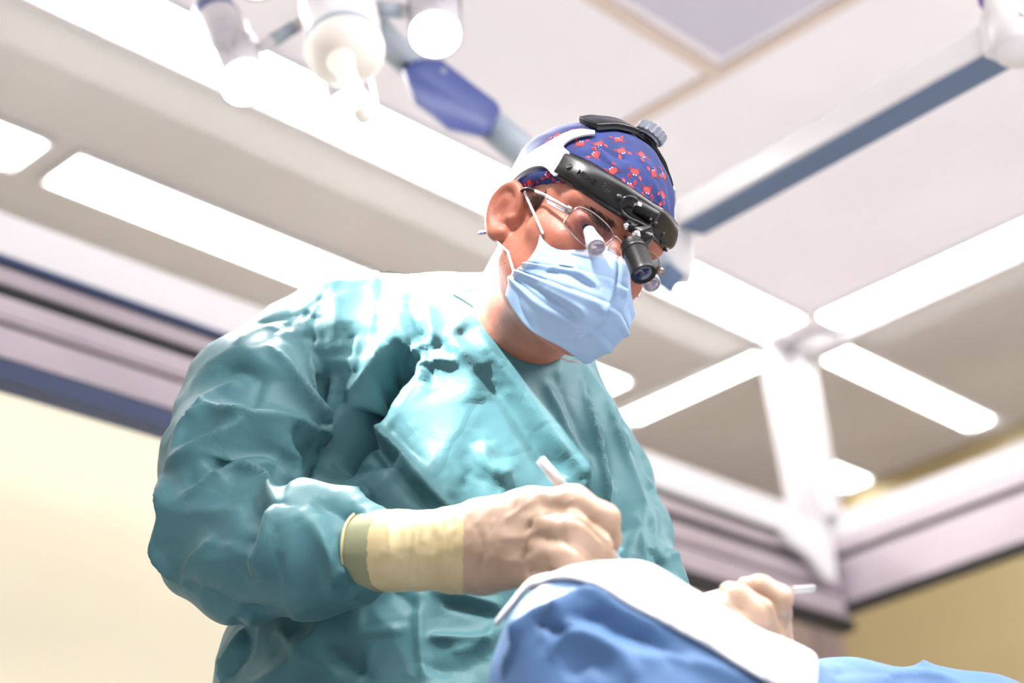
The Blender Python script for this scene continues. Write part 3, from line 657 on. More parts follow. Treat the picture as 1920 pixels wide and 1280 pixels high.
# stitched dots along the mask's band
dv = []
for row in (0, 1, 2):
    a_ = [[(1024, 443), (1060, 456), (1095, 470), (1120, 478)], [(1020, 456), (1060, 470), (1100, 482), (1155, 488)], [(1022, 450), (1024, 456), (1030, 462), (1036, 467)]][row]
    for q in spline(a_, 14 if row < 2 else 5):
        p, n_ = on(mT, *q, .0002); dv.append(lathe([(0, .00075), (.0002, .0006)], p, p+n_*.001, 6))
tag(obj('mask_stitching', (lambda g: (c2w(g[0]), g[1]))(join(*dv)), mat('mask stitching', srgb(178, 188, 212), .8), mask), None)
def side(pts): return [np.array(p)*np.array([1, -1, 1]) for p in pts]
for sgn in (1, -1):
    for px_, e_ in (([(1018, 438), (1010, 418), (1001, 398), (992, 378), (984, 362)], [h(-.012, -.0745, -.020), h(-.022, -.078, -.03)]), ([(966, 518), (958, 495), (952, 472)], [h(-.016, -.074, -.078), h(-.024, -.078, -.066)])):
        A_ = on(bT, *px_[0])[0]*.9985; B_ = cq(*px_[-1], h(-.006, -.076, -.026 if px_[0][1] < 450 else -.075)[2]-.002); l_ = []
        for t in np.linspace(0, 1, 12):
            p = A_+(B_-A_)*t; hh = hit_px(bT, 960+F*p[0]/p[2], 640-F*p[1]/p[2])
            if hh is not None and p[2] > hh[2]-.0022: p = p*((hh[2]-.0022)/p[2])
            l_.append(p)
        l_ = l_+e_
        if sgn < 0: l_ = (toh(np.array(l_))*np.array([1, -1, 1])) @ HR.T + HC
        g = tube(l_, .0014, 8, 8); obj('ear_loop', (c2w(g[0]), g[1]), M['elastic'], surgeon)
# ---- hair of temple, nape and brows
def hairs(name, zone, T, n, dirf, ln, seed, thick=.00035):
    rs = np.random.RandomState(seed); out = []
    zx = np.array(zone)
    for i in range(n):
        u, v = rs.rand(2); p2 = (1-u)*((1-v)*zx[0]+v*zx[1])+u*((1-v)*zx[3]+v*zx[2])
        p, nn = on(T, p2[0], p2[1]); d = dirf(u)+rs.normal(0, .18, 3); d = d-nn*(d@nn)*.8; d /= np.linalg.norm(d); l_ = ln*rs.uniform(.6, 1.2)
        a = p-nn*.0004; b = p+nn*.0010+d*l_*.55; c = p+nn*.0012+d*l_; out.append(tube([a, b, c], [thick, thick*.8, thick*.25], 4, 1, sm=False))
    g = join(*out); return obj(name, (c2w(g[0]), g[1]), M['hair'], surgeon)
hairs('eyebrow', [(1082, 388), (1100, 380), (1150, 412), (1140, 428)], bT, 230, lambda u: HY*-.5*(1-u*2*0)+HZ*-.5+HX*.1+HY*1.2, .009, 1)
hairs('eyebrow', [(1166, 444), (1170, 438), (1186, 448), (1184, 454)], bT, 40, lambda u: HY*1+HZ*-.3, .008, 2)
hairs('sideburn', [(994, 362), (1030, 352), (1016, 378), (1004, 384)], bT, 110, lambda u: -HZ+HX*-.3, .011, 3)
# eyes and lashes
for s in (-1, 1):
    ls = []
    for u in np.linspace(-.9, .9, 26):
        a = h(.0868-.004*u*u, s*.0355+.0118*u, -.0402-.0012*u*u); ls.append(tube([a, a+hv(.004, .0015*u, -.0015), a+hv(.0065, .003*u, -.001)], [.0003, .00025, .0001], 4, 1, sm=False))
    g = join(*ls); obj('eyelashes', (c2w(g[0]), g[1]), M['hair'], surgeon)
for s in (-1, 1):
    for nm, mt, r, off in (('eyeball', 'sclera', .0118, 0), ('iris', 'iris', .0072, .0056)):
        c = h(.0720, s*.0355, -.0395)+hv(.93, 0, -.37)*off; x, y, z = frame_from(np.zeros(3), hv(.93, 0, -.37)); G = lathe([(-r, .0001)]+[(-r*math.cos(a), r*math.sin(a)) for a in np.linspace(.2, 2.95, 14)]+[(r, .0001)], c, c+hv(.93, 0, -.37), 20)
        obj(nm, (c2w(G[0]), G[1]), M[mt], surgeon)

# ================================================================ headlight (worn on the cap, lifts off)
hl = empty('headlight', 'black and grey head-mounted surgical light on the crab print cap', 'headlight', tuple(c2w(HC).tolist()))
def w_(g): return (c2w(g[0]), g[1])
def skin_strip(A, B, off, th, T=None, nu=8, nv=6, mir=False):
    """strip between two lines of sight points laid on the cap, given thickness; outer edges rounded"""
    T = T or capT; a = spline(A, nu); b = spline(B, nu); n = len(a); pts = []; nr = []
    for i in range(n):
        for j in range(nv+1):
            q = a[i]+(b[i]-a[i])*j/nv; p, nn = on(T, *q); pts.append(p); nr.append(nn)
    P_ = np.array(pts).reshape(n, nv+1, 3); Nn = np.array(nr).reshape(n, nv+1, 3)
    for _ in range(6):
        Nn[1:-1] = (Nn[:-2]+2*Nn[1:-1]+Nn[2:])/4; Nn /= np.linalg.norm(Nn, axis=2)[..., None]; P_[1:-1] = (P_[:-2]+2*P_[1:-1]+P_[2:])/4
    up_ = P_+Nn*off; lo_ = P_+Nn*(off-th); k = nv+1; V = np.vstack([up_.reshape(-1, 3), lo_.reshape(-1, 3)]); m_ = n*k; Fc = []
    for i in range(n-1):
        for j in range(nv): q = [i*k+j, i*k+j+1, (i+1)*k+j+1, (i+1)*k+j]; Fc.append(q); Fc.append([v+m_ for v in q[::-1]])
        Fc.append([i*k, (i+1)*k, (i+1)*k+m_, i*k+m_]); Fc.append([(i+1)*k+nv, i*k+nv, i*k+nv+m_, (i+1)*k+nv+m_])
    for j in range(nv): Fc.append([j+1, j, j+m_, j+1+m_]); e = (n-1)*k; Fc.append([e+j, e+j+1, e+j+1+m_, e+j+m_])
    if mir: l = toh(V)*np.array([1, -1, 1]); V = l @ HR.T + HC; Fc = [f[::-1] for f in Fc]
    return V, Fc
def cc(*p): return [(940+x/5.565, 220+y/5.565) for x, y in p]
outer = cc((975, 178), (860, 160), (760, 172), (660, 205), (600, 240), (550, 268), (490, 303), (440, 332), (390, 358), (340, 392), (275, 448), (210, 530), (150, 640))
inner = cc((975, 212), (850, 225), (740, 262), (656, 322), (680, 372), (735, 400), (650, 540), (600, 622), (520, 570), (440, 535), (350, 540), (240, 600), (150, 680))
o = obj('side_strap', w_(skin_strip(outer, inner, .0048, .0022, nu=6, nv=8)), M['greyplastic'], hl); bevel(o, .0006); o['label'] = 'light grey side strap'
obj('side_strap', w_(skin_strip(outer, inner, .0048, .0022, nu=6, nv=8, mir=True)), M['greyplastic'], hl)
upb = cc((730, 396), (900, 468), (1080, 575), (1250, 680), (1400, 785), (1560, 895))
lob = cc((598, 612), (710, 690), (850, 768), (1000, 865), (1150, 965), (1330, 1080))
# brow band in head angles, mirrored to his left
def ang(p): l = toh(p); return math.atan2(l[1], l[0]), l[2], math.hypot(l[0], l[1])
ua = np.array([ang(on(capT, *q)[0]) for q in spline(upb, 6)]); la = np.array([ang(on(bT if q[1] > 344+0*q[0] else capT, *q)[0]) for q in spline(lob, 6)])
band_v = []; NP_, NV_ = 90, 8; ph = np.radians(np.linspace(-62, 62, NP_))
ua = ua[np.argsort(ua[:, 0])]; la = la[np.argsort(la[:, 0])]
def zz(t, p): return np.interp(-abs(p), t[:, 0], t[:, 1])
def headpoint(p, z, off):                                     # out from the head's axis through the cap
    d = Vector(hv(math.cos(p), math.sin(p), 0)).normalized(); o_ = Vector(HC+HZ*max(z, .004)); r = capT.ray_cast(o_+d*.2, -d)
    q = np.array(r[0]) if r[0] is not None else np.array(o_+d*.09)
    l = toh(q); rr = math.hypot(l[0], l[1])+off; return h(rr*math.cos(p), rr*math.sin(p), z)
def band(offa, offb, zin=0.0, p0=-62, p1=62, nn=90, f0=0.0, f1=1.0):
    V = []; Fc = []; ph = np.radians(np.linspace(p0, p1, nn)); nv = 8
    for off in (offb, offa):
        for p in ph:
            zu, zl = zz(ua, p)-zin, zz(la, p)+zin; zu, zl = zl+(zu-zl)*f1, zl+(zu-zl)*f0
            for j in range(nv+1):
                t = j/nv; e = .0012*(abs(2*t-1)**6)*(off == offb); z = zl+(zu-zl)*t
                V.append(headpoint(p, z, off-e))
    k = nv+1; m_ = nn*k
    for i in range(nn-1):
        for j in range(nv): q = [i*k+j, (i+1)*k+j, (i+1)*k+j+1, i*k+j+1]; Fc.append(q); Fc.append([v+m_ for v in q[::-1]])
        Fc.append([i*k, i*k+m_, (i+1)*k+m_, (i+1)*k]); Fc.append([i*k+nv, (i+1)*k+nv, (i+1)*k+nv+m_, i*k+nv+m_])
    for j in range(nv): Fc.append([j, j+1, j+1+m_, j+m_]); e = (nn-1)*k; Fc.append([e+j+1, e+j, e+j+m_, e+j+1+m_])
    V = smooth(np.array(V), np.array(Fc), 3, .4); return V, Fc
ob = obj('brow_band', w_(band(.0, .0075)), M['black'], hl); ob['label'] = 'black curved brow band'
obj('brow_pad', w_(band(-.003, .0035, -.0035, -60, 60)), M['blackgloss'], hl)
bandT = tree_of(band(.0, .0075))
# rivets, embossed lettering and ring mark on the band
def bandpt(px, py, off=0.0):
    p, n = on(bandT, px, py, off); return p, n
def disc(px_, py_, r, th, m, name, par, T=None, prof=None):
    p, n = on(T or bandT, px_, py_, 0); g = lathe(prof or [(-.001, r), (th*.6, r), (th, r*.8)], p, p+n, 24); return obj(name, w_(g), m, par)
for q in ((1068, 313), (1161, 370), (1229, 421), (1243, 441)):
    disc(*q, .0034, .0016, M['black'], 'rivet', ob)
p, n = bandpt(1138, 352); t_ = np.linspace(0, 2*math.pi, 25)[:-1]; ex = np.cross(n, HZ); ex /= np.linalg.norm(ex); ey = np.cross(n, ex)
for r_ in (.0045, .0022):
    g = tube([p+n*.0003+r_*(math.cos(a)*ex+math.sin(a)*ey) for a in np.r_[t_, 0]], .0005, 6, 1, sm=False); obj('embossed_ring', w_(g), M['black'], ob)
def text(body_, size, p, n, right, m, par, name, ext=.0003):
    cu = bpy.data.curves.new(name, 'FONT'); cu.body = body_; cu.size = size; cu.extrude = ext; cu.align_x = 'CENTER'; cu.align_y = 'CENTER'
    to = bpy.data.objects.new(name, cu); COL.objects.link(to); dg = bpy.context.evaluated_depsgraph_get(); me = bpy.data.meshes.new_from_object(to.evaluated_get(dg))
    V = np.array([v.co[:] for v in me.vertices]); Fc = [list(q.vertices) for q in me.polygons]; bpy.data.objects.remove(to); bpy.data.curves.remove(cu)
    r = right-n*(right@n); r /= np.linalg.norm(r); u = np.cross(n, r)
    return obj(name, (V @ np.array([r, u, n]) + p, Fc), m, par, False)
p, n = bandpt(1100, 330, .0002); nw = n @ RM; a_, _ = bandpt(1088, 323); b_, _ = bandpt(1112, 338); text('HEINE', .0078, c2w(p), nw, c2w(b_)-c2w(a_), M['black'], ob, 'embossed_lettering', .0006)
# band's front hook
g = tube([on(bandT, 1240, 452, .001)[0], cq(1243, 466, 1.955), cq(1249, 470, 1.95), cq(1247, 464, 1.945)], [.003, .0022, .0018, .0012], 8, 5, flat=.5); obj('band_hook', w_(g), M['blackgloss'], hl)
# crown strap with its buckle and grey knob
def arc(ys, x0, off):                                         # over the crown, ear to ear
    out = []
    for a in ys:
        d = Vector(hv(0, math.sin(a), math.cos(a))); o_ = Vector(h(x0+.012*math.cos(a), 0, 0)); r = capT.ray_cast(o_+d*.25, -d.normalized())
        out.append(np.array(r[0])+np.array(d)*off)
    return np.array(out)
def strap(aa, x0, x1, off, th):
    A = arc(aa, x0, off); B = arc(aa, x1, off); A2 = arc(aa, x0, off-th); B2 = arc(aa, x1, off-th); n = len(aa); V = np.vstack([A, B, B2, A2]); Fc = []
    for i in range(n-1):
        for k in range(4): a, b = k*n+i, ((k+1) % 4)*n+i; Fc.append([a, a+1, b+1, b])
    Fc += [[0, n, 2*n, 3*n], [n-1, 4*n-1, 3*n-1, 2*n-1]]
    return V, Fc
aa = np.radians(np.linspace(-36, 100, 56)); o = obj('crown_strap', w_(strap(aa, -.004, .020, .0055, .004)), M['black'], hl); bevel(o, .001)
o['label'] = 'black strap over the crown'
bk = arc(np.radians([-26, -10, 8]), .008, .009); g = tube(bk, [.0075, .0085, .008], 10, 5, flat=.35, up=tuple(HX)); 
A = arc(np.radians([-30, -12, 6]), -.008, .011); B = arc(np.radians([-30, -12, 6]), .026, .011)
o = obj('strap_buckle', w_(strap(np.radians(np.linspace(-39, -6, 14)), -.009, .026, .0095, .0075)), M['blackgloss'], hl); bevel(o, .0012)
kb = arc(np.radians([6]), .012, .005)[0]; kd = hv(.05, .16, .98); kd /= np.linalg.norm(kd)
prof = [(0, .013), (.002, .0135), (.003, .0165), (.004, .0172), (.0125, .0172), (.0137, .016), (.0142, .012), (.0142, .0001)]
V, Fc = lathe(prof, kb, kb+kd, 96); rad = np.arange(len(V)) % 96; axp = (V-kb) @ kd; sidev = (axp > .0035) & (axp < .013)
c_ = kb+np.outer(axp, kd); V = np.where((sidev & ((rad // 3) % 2 == 0))[:, None], c_+(V-c_)*.93, V); kn = obj('knob', (c2w(V), Fc), M['knob'], hl); kn['label'] = 'ribbed grey adjusting knob'; flat_angle(kn, 30)
g = lathe([(0, .011), (.004, .011)], kb-kd*.004, kb, 24); obj('knob_base', w_(g), M['black'], hl)
# rear band end and cable at the back of the head
g = tube([h(-.085, -.045, .018), h(-.098, -.03, .02), h(-.108, 0, .02), h(-.098, .03, .02), h(-.085, .045, .018)], .012, 10, 6, flat=.3, up=tuple(HX*.2+HZ)); obj('rear_band', w_(g), M['black'], hl)
g = tube([cq(966, 338, 2.045), cq(973, 322, 2.045), cq(984, 300, 2.05), cq(996, 286, 2.06)], .0008, 6, 6); obj('light_cable', w_(g), M['black'], hl)
# lamp mount: pivot block, screws, hoop cable, light barrel
bp, bn = bandpt(1206, 402)
def vw(px_, py_, d): return cq(px_, py_, d)
db = bp[2]
o = obj('mount_plate', w_(obox(vw(1166, 376, db+.000), vw(1224, 420, db-.004), .022, .010, .003, up=tuple(HX))), M['blackgloss'], hl)
hg = obj('hinge_barrel', w_(lathe([(0, .0062), (.001, .007), (.024, .007), (.025, .006)], vw(1192, 384, db-.010), vw(1224, 404, db-.013), 28)), M['black'], hl)
g = lathe([(0, .0045), (.0035, .0045), (.0042, .0036)], vw(1197, 385, db-.013), vw(1193, 390, db-.022), 20); sc1 = obj('screw', w_(g), M['steel'], hg)
hoop = cc((1420, 905), (1400, 850), (1330, 828), (1265, 860), (1245, 930), (1270, 1000), (1350, 1060), (1460, 1110), (1540, 1165), (1562, 1225), (1550, 1255))
dz = np.linspace(-.016, -.024, len(hoop)); g = tube([vw(x, y, db+z) for (x, y), z in zip(hoop, dz)], .0017, 10, 6); obj('hoop_cable', w_(g), M['blackgloss'], hl)
g = tube([vw(1208, 386, db-.014), vw(1222, 396, db-.016), vw(1226, 404, db-.018), vw(1219, 412, db-.018)], .0013, 8, 5); obj('wire_clip', w_(g), M['wire'], hl)
o = obj('drop_arm', w_(obox(vw(1178, 418, db-.004), vw(1213, 436, db-.026), .014, .009, .002, up=tuple(HX))), M['black'], hl)
g = lathe([(0, .0035), (.006, .0035), (.007, .0028)], vw(1180, 421, db-.012), vw(1169, 427, db-.016), 16); obj('screw', w_(g), M['steel'], o)
g = lathe([(0, .0048), (.007, .0048), (.008, .004)], vw(1198, 437, db-.022), vw(1190, 444, db-.03), 16); obj('screw', w_(g), M['steel'], o)
o = obj('tilt_block', w_(obox(vw(1196, 440, db-.02), vw(1218, 456, db-.024), .016, .014, .003, up=tuple(HX))), M['blackgloss'], hl)
la0 = vw(1184, 456, db-.022); la1 = vw(1206, 511, db-.022-.028); ld = (la1-la0)/np.linalg.norm(la1-la0)
prof = [(0, .0001), (0, .0095), (.002, .0120), (.010, .0126), (.011, .0132), (.0125, .0132), (.013, .0122), (.0133, .0118), (.014, .0122), (.0395, .0122), (.0415, .0130), (.0445, .0130), (.0452, .0118), (.0435, .0105), (.0430, .0001)]
br = obj('lamp_barrel', w_(lathe(prof, la0, la0+ld, 48)), M['black'], hl); flat_angle(br, 30); br['label'] = 'black cylindrical light barrel'
g = lathe([(-.001, .0104)]+[(.0045*math.cos(a)-.001, .0104*math.sin(a)+1e-5) for a in np.linspace(1.5, 0.0, 8)], la0+ld*.0425, la0+ld, 32); fl = obj('front_lens', w_(g), mat('blue coated lens', srgb(14, 22, 60), .04, coat=.6), br)

# ================================================================ loupe glasses
gl = empty('loupe_glasses', 'thin wire magnifying glasses with two small grey loupes, worn over the mask', 'glasses', tuple(c2w(h(.1, 0, -.045)).tolist()))
hin = h(.078, -.064, -.036); br_ = h(.106, -.011, -.047); lowp = h(.098, -.036, -.078)
pn_ = np.cross(br_-hin, lowp-hin); pn_ /= np.linalg.norm(pn_); pn_ = pn_ if pn_[2] < 0 else -pn_
def lenspt(px_, py_):
    d = cq(px_, py_, 1.0); t = ((hin+br_+lowp)/3) @ pn_/(d @ pn_); return d*t
def c2(*p): return [(1000+x/6.4, 360+y/6.4) for x, y in p]
rim_px = c2((490, 215), (540, 182), (620, 198), (720, 250), (820, 330), (910, 420), (962, 510), (945, 560), (900, 600), (830, 640), (735, 690), (660, 672), (590, 625), (510, 555), (430, 470), (375, 405), (372, 365), (420, 290), (455, 250))
rimp = [lenspt(*q) for q in rim_px]
def mirror(pts): l = toh(np.array(pts))*np.array([1, -1, 1]); return l @ HR.T + HC
def loop(pts): s = spline(list(pts)+[pts[0]], 5)[:-1]; return s
for s_, pts in ((0, np.array(rimp)), (1, mirror(rimp))):
    lp = loop(pts); par = gl
    g = tube(np.vstack([lp, lp[:1]]), .00065, 8, 1, sm=False, cap=False); rm = obj('rim', w_(g), M['wire'], gl)
    c = lp.mean(0); nrm = pn_ if s_ == 0 else (toh(HC+pn_)*np.array([1, -1, 1])) @ HR.T
    ln_ = prism(lp, nrm, .0012); o = obj('lens', w_(ln_), M['lens'], gl, False)
    # loupe seated through the lens
    ca = lenspt(1106, 437) if s_ == 0 else mirror([lenspt(1106, 437)])[0]
    if s_ == 0: cb = cq(1118.5, 464, ca[2]-.027)
    else: cb = mirror([cq(1118.5, 464, lenspt(1106, 437)[2]-.027)])[0]
    ax_ = (cb-ca)/np.linalg.norm(cb-ca); Ln = np.linalg.norm(cb-ca)
    prof = [(-.004, .0001), (-.004, .0062), (.003, .0066), (Ln*.45, .0078), (Ln*.55, .0080), (Ln*.72, .0092), (Ln*.98, .0092), (Ln, .0086), (Ln-.0015, .0080), (Ln-.002, .0001)]
    lo_ = obj('loupe', w_(lathe(prof, ca, ca+ax_, 40)), M['greyplastic'], gl); flat_angle(lo_, 30)
    obj('loupe_lens', w_(lathe([(0, .0079)]+[(.0022*math.cos(a), .0079*math.sin(a)+1e-5) for a in np.linspace(1.5, 0, 7)], ca+ax_*(Ln-.002), ca+ax_*Ln, 28)), mat('loupe glass', srgb(150, 140, 150), .08, metal=.35), lo_)
bl = lenspt(1150, 443); bm_ = h(.112, 0, -.046)
g = tube([bl, lenspt(1155, 446)+HX*.003, bm_, mirror([lenspt(1155, 446)+HX*.003])[0], mirror([bl])[0]], .0008, 8, 6); obj('bridge', w_(g), M['wire'], gl)
np1 = [lenspt(1148, 452), h(.097, -.012, -.056), h(.095, -.011, -.062)]
for pp in (np1, mirror(np1)): g = tube(pp, [.0006, .0012, .0022], 8, 5); obj('nose_pad', w_(g), M['elastic'], gl)
# temples: two slim bars with slots, running to the ear
tpx = [(1072, 394), (1048, 381), (1024, 368)]; e0 = hin; 
for sgn in (0, 1):
    A0 = lenspt(1071, 394); A1 = h(.040, -.0775, -.028); E1 = cq(1004, 358, 1.945); 
    T0 = cq(1025, 367, 1.925)
    segs = [([cq(1066, 391, A0[2]), T0], .0011, 'greyplastic'), ([cq(1065, 396, A0[2]), cq(1025, 375, 1.925)], .0007, 'greyplastic'), ([cq(1064, 400, A0[2]), cq(1026, 379, 1.925)], .0009, 'greyplastic'), ([cq(1025, 365, 1.925), cq(1026, 380, 1.925)], .001, 'greyplastic'), ([T0, E1], .0012, 'greyplastic'),
            ([E1, cq(990, 353, 1.955), cq(978, 358, 1.965), h(-.018, -.078, -.03)], .0012, 'black'), ([cq(1062, 390, A0[2]), cq(1072, 396, A0[2])], .003, 'wire')]
    tm = None
    for pts, r_, mt in segs:
        pts = mirror(pts) if sgn else np.array(pts); g = tube(pts, r_*1.35, 8, 6)
        if tm is None: tm = obj('temple', w_(g), M[mt], gl)
        else: obj({'greyplastic': 'temple_bar', 'black': 'temple_tip', 'wire': 'hinge'}[mt], w_(g), M[mt], tm)

# ================================================================ gloves
def fing(G, pts, rs, k=.006): G.chain(pts, rs, k)
def build_right():
    G = Grid(rng(-.14, .115, .0022), rng(-.25, -.12, .0022), rng(1.60, 1.90, .003))
    W = cq(868, 1030, 1.82)
    # cuff part of the glove over the sleeve knit
    G.cone(cq(738, 1032, 1.862), .0400, cq(865, 1030, 1.82), .0375, .01)
    G.cone(cq(865, 1030, 1.82), .0365, cq(915, 1025, 1.80), .033, .02)
    # back of the hand
    K = [cq(996, 948, 1.735), cq(1012, 985, 1.715), cq(1008, 1030, 1.71), cq(985, 1070, 1.72)]
    for k_, w0, r0, r1 in zip(K, [(900, 985, 1.79), (900, 1010, 1.775), (900, 1040, 1.775), (900, 1068, 1.785)], (.024, .026, .026, .022), (.0155, .0165, .0165, .0150)): G.cone(cq(*w0), r0, k_, r1, .018)
    G.ell(cq(930, 1020, 1.795), (.045, .036, .028), np.eye(3), .02)
    fing(G, [K[0], cq(1075, 943, 1.70), cq(1134, 972, 1.70), cq(1146, 1010, 1.715)], [.0165, .0150, .0125, .0098], .008)
    fing(G, [K[1], cq(1075, 992, 1.675), cq(1122, 1022, 1.685), cq(1136, 1052, 1.70)], [.0165, .0148, .0118, .0095], .005)
    fing(G, [K[2], cq(1062, 1042, 1.668), cq(1108, 1072, 1.68), cq(1112, 1098, 1.70)], [.0155, .0140, .0115, .0095], .005)
    fing(G, [K[3], cq(1030, 1092, 1.69), cq(1068, 1114, 1.70), cq(1070, 1125, 1.72)], [.0140, .0118, .0102, .0085], .005)
    # thumb, beyond the index finger
    fing(G, [cq(905, 975, 1.83), cq(985, 955, 1.80), cq(1065, 962, 1.775), cq(1124, 990, 1.745), cq(1142, 1022, 1.735)], [.021, .018, .0150, .0130, .0100], .012)
    V, Q = G.mesh(); V = smooth(V, Q, 3, .5); Nn = vnormals(V, Q); T = tree_of((V, Q))
    V = V+Nn*(.0009*vnoise(V, .018, 3)+.0004*vnoise(V, .007, 5))[:, None]
    S = [(((1050, 958), (1085, 972), (1115, 996), (1140, 1025)), -.0035, .0030), (((1045, 1010), (1080, 1030), (1110, 1052), (1120, 1060)), -.0035, .0030), (((1010, 965), (1040, 960), (1055, 962)), -.002, .004),
         (((985, 980), (992, 986), (998, 990)), -.005, .006), (((975, 1030), (985, 1034), (992, 1036)), -.005, .007), (((1020, 1010), (1045, 1012)), -.003, .004), (((1015, 1050), (1035, 1060)), -.003, .004),
         (((945, 975), (985, 950), (1010, 935)), .0018, .005), (((935, 1010), (985, 1005), (1015, 990)), .0022, .005), (((940, 1050), (985, 1052), (1010, 1040)), .0022, .005), (((890, 980), (905, 1030), (895, 1080)), -.0015, .006), (((1068, 930), (1075, 942)), .0015, .004)]
    for i in range(12):
        x = 748+i*10; S.append((((x, 965), (x+4*math.sin(i), 1020), (x-3, 1095)), .0011*(1 if i % 2 else -1), .003))
    for i in range(3): S.append((((725+3*i, 960), (730+i*3, 1030), (738+3*i, 1098)), .0012, .002))
    return V+Nn*crease(V, Nn, T, S)[:, None], Q
rV, rQ = build_right(); cx_ = 960+F*rV[rQ].mean(1)[:, 0]/rV[rQ].mean(1)[:, 2]
obR = obj('glove', (c2w(rV), rQ), None, surgeon, True, [M['glove'], M['gloveroll']], np.where(cx_ < 868, 1, 0)); obR['label'] = 'cream latex glove on the hand holding the slim handle'
def build_left():
    G = Grid(rng(.13, .30, .0022), rng(-.34, -.20, .0022), rng(1.62, 1.93, .003))
    G.cone(cq(1442, 1300, 1.80), .033, cq(1440, 1240, 1.79), .0275, .01)
    K = [cq(1456, 1150, 1.725), cq(1438, 1180, 1.70), cq(1418, 1200, 1.70), cq(1398, 1216, 1.715)]
    for k_, w0 in zip(K, [(1448, 1235, 1.79), (1440, 1240, 1.775), (1425, 1245, 1.775), (1410, 1248, 1.785)]): G.cone(cq(*w0), .020, k_, .0130, .014)
    fing(G, [K[0], cq(1458, 1122, 1.70), cq(1425, 1102, 1.70), cq(1398, 1100, 1.715)], [.0135, .0128, .0112, .0090], .006)
    fing(G, [K[1], cq(1425, 1145, 1.672), cq(1388, 1118, 1.68), cq(1366, 1108, 1.70)], [.0130, .0122, .0108, .0088], .0035)
    fing(G, [K[2], cq(1398, 1170, 1.672), cq(1358, 1142, 1.68), cq(1338, 1130, 1.70)], [.0128, .0118, .0104, .0086], .0035)
    fing(G, [K[3], cq(1368, 1190, 1.68), cq(1336, 1168, 1.69), cq(1316, 1158, 1.71)], [.0118, .0106, .0094, .0080], .0035)
    fing(G, [cq(1445, 1215, 1.80), cq(1440, 1160, 1.79), cq(1415, 1125, 1.765), cq(1385, 1108, 1.74)], [.019, .0150, .0128, .0098], .010)
    V, Q = G.mesh(); V = smooth(V, Q, 3, .5); Nn = vnormals(V, Q); T = tree_of((V, Q)); V = V+Nn*(.0007*vnoise(V, .015, 13))[:, None]
    S = [(((1408, 1112), (1440, 1140), (1452, 1168)), -.002, .003), (((1372, 1128), (1405, 1160), (1420, 1190)), -.002, .003), (((1340, 1150), (1375, 1182), (1395, 1206)), -.002, .003)]
    return V+Nn*crease(V, Nn, T, S)[:, None], Q
lV, lQ = build_left(); obL = obj('glove', (c2w(lV), lQ), M['glove'], surgeon); obL['label'] = 'cream latex glove on the far right hand'
# knitted sleeve cuff with its rolled glove edge
g = lathe([(0, .0001), (0, .035), (.004, .0392), (.010, .0400), (.030, .0402), (.042, .0395), (.044, .0001)], cq(684, 1031, 1.884), cq(735, 1032, 1.864), 48)
gv = g[0]+vnormals_t(g) if False else g[0]; gv = gv+np.array([0, 0, -.001])*vnoise(gv, .01, 5)[:, None]
M['cuff'] = mat('knitted cuff', srgb(132, 134, 104), .8); o = obj('cuff', w_((gv, g[1])), M['cuff'], surgeon); o['label'] = 'pale green knitted cuff'
t_ = np.linspace(0, 2*math.pi, 49); xx, yy_, zz_ = frame_from(cq(684, 1031, 1.884), cq(735, 1032, 1.864))
g = tube([cq(688, 1031, 1.883)+.0395*(math.cos(a)*xx+math.sin(a)*yy_)+.0015*math.sin(3*a)*zz_ for a in t_], .0017, 8, 1, sm=False, cap=False); obj('rolled_edge', w_(g), M['gloveroll'], surgeon)

# ================================================================ instruments
hd = tag(obj('scalpel_handle', w_(join(tube([cq(1013, 861, 1.752), cq(1060, 918, 1.742)], [.0046, .0052], 16, 4), tube([cq(1058, 916, 1.7425), cq(1168, 1064, 1.715)], [.0048, .0034], 16, 4), tube([cq(1166, 1061, 1.7155), cq(1182, 1085, 1.71)], [.0030, .0008], 12, 4))), M['greyplastic']), 'slim pale surgical handle held in the nearer gloved hand, pointing down', 'surgical instrument')
fo = empty('forceps', 'steel instrument with a flat blunt end held in the hand at right', 'surgical instrument', tuple(P(1400, 1108, 1.73).tolist()))
obj('working_end', w_(tube([cq(1255, 1126, 1.745), cq(1300, 1121, 1.742), cq(1345, 1110, 1.74), cq(1372, 1104, 1.737)], [.0022, .0032, .0040, .0045], 12, 6, flat=.6)), M['white'], fo)
for i, dy in enumerate((0, 1)):
    o = obj('handle_arm', w_(prism([cq(1395, 1100+dy*9, 1.725+dy*.004), cq(1440, 1101+dy*7, 1.722+dy*.004), cq(1526, 1095+dy*8, 1.716+dy*.004), cq(1531, 1099+dy*5, 1.716+dy*.004), cq(1526, 1104+dy*6, 1.716+dy*.004), cq(1440, 1110+dy*6, 1.722+dy*.004), cq(1395, 1110+dy*6, 1.725+dy*.004)], (0, .2, 1), .002)), M['steel'], fo, False)
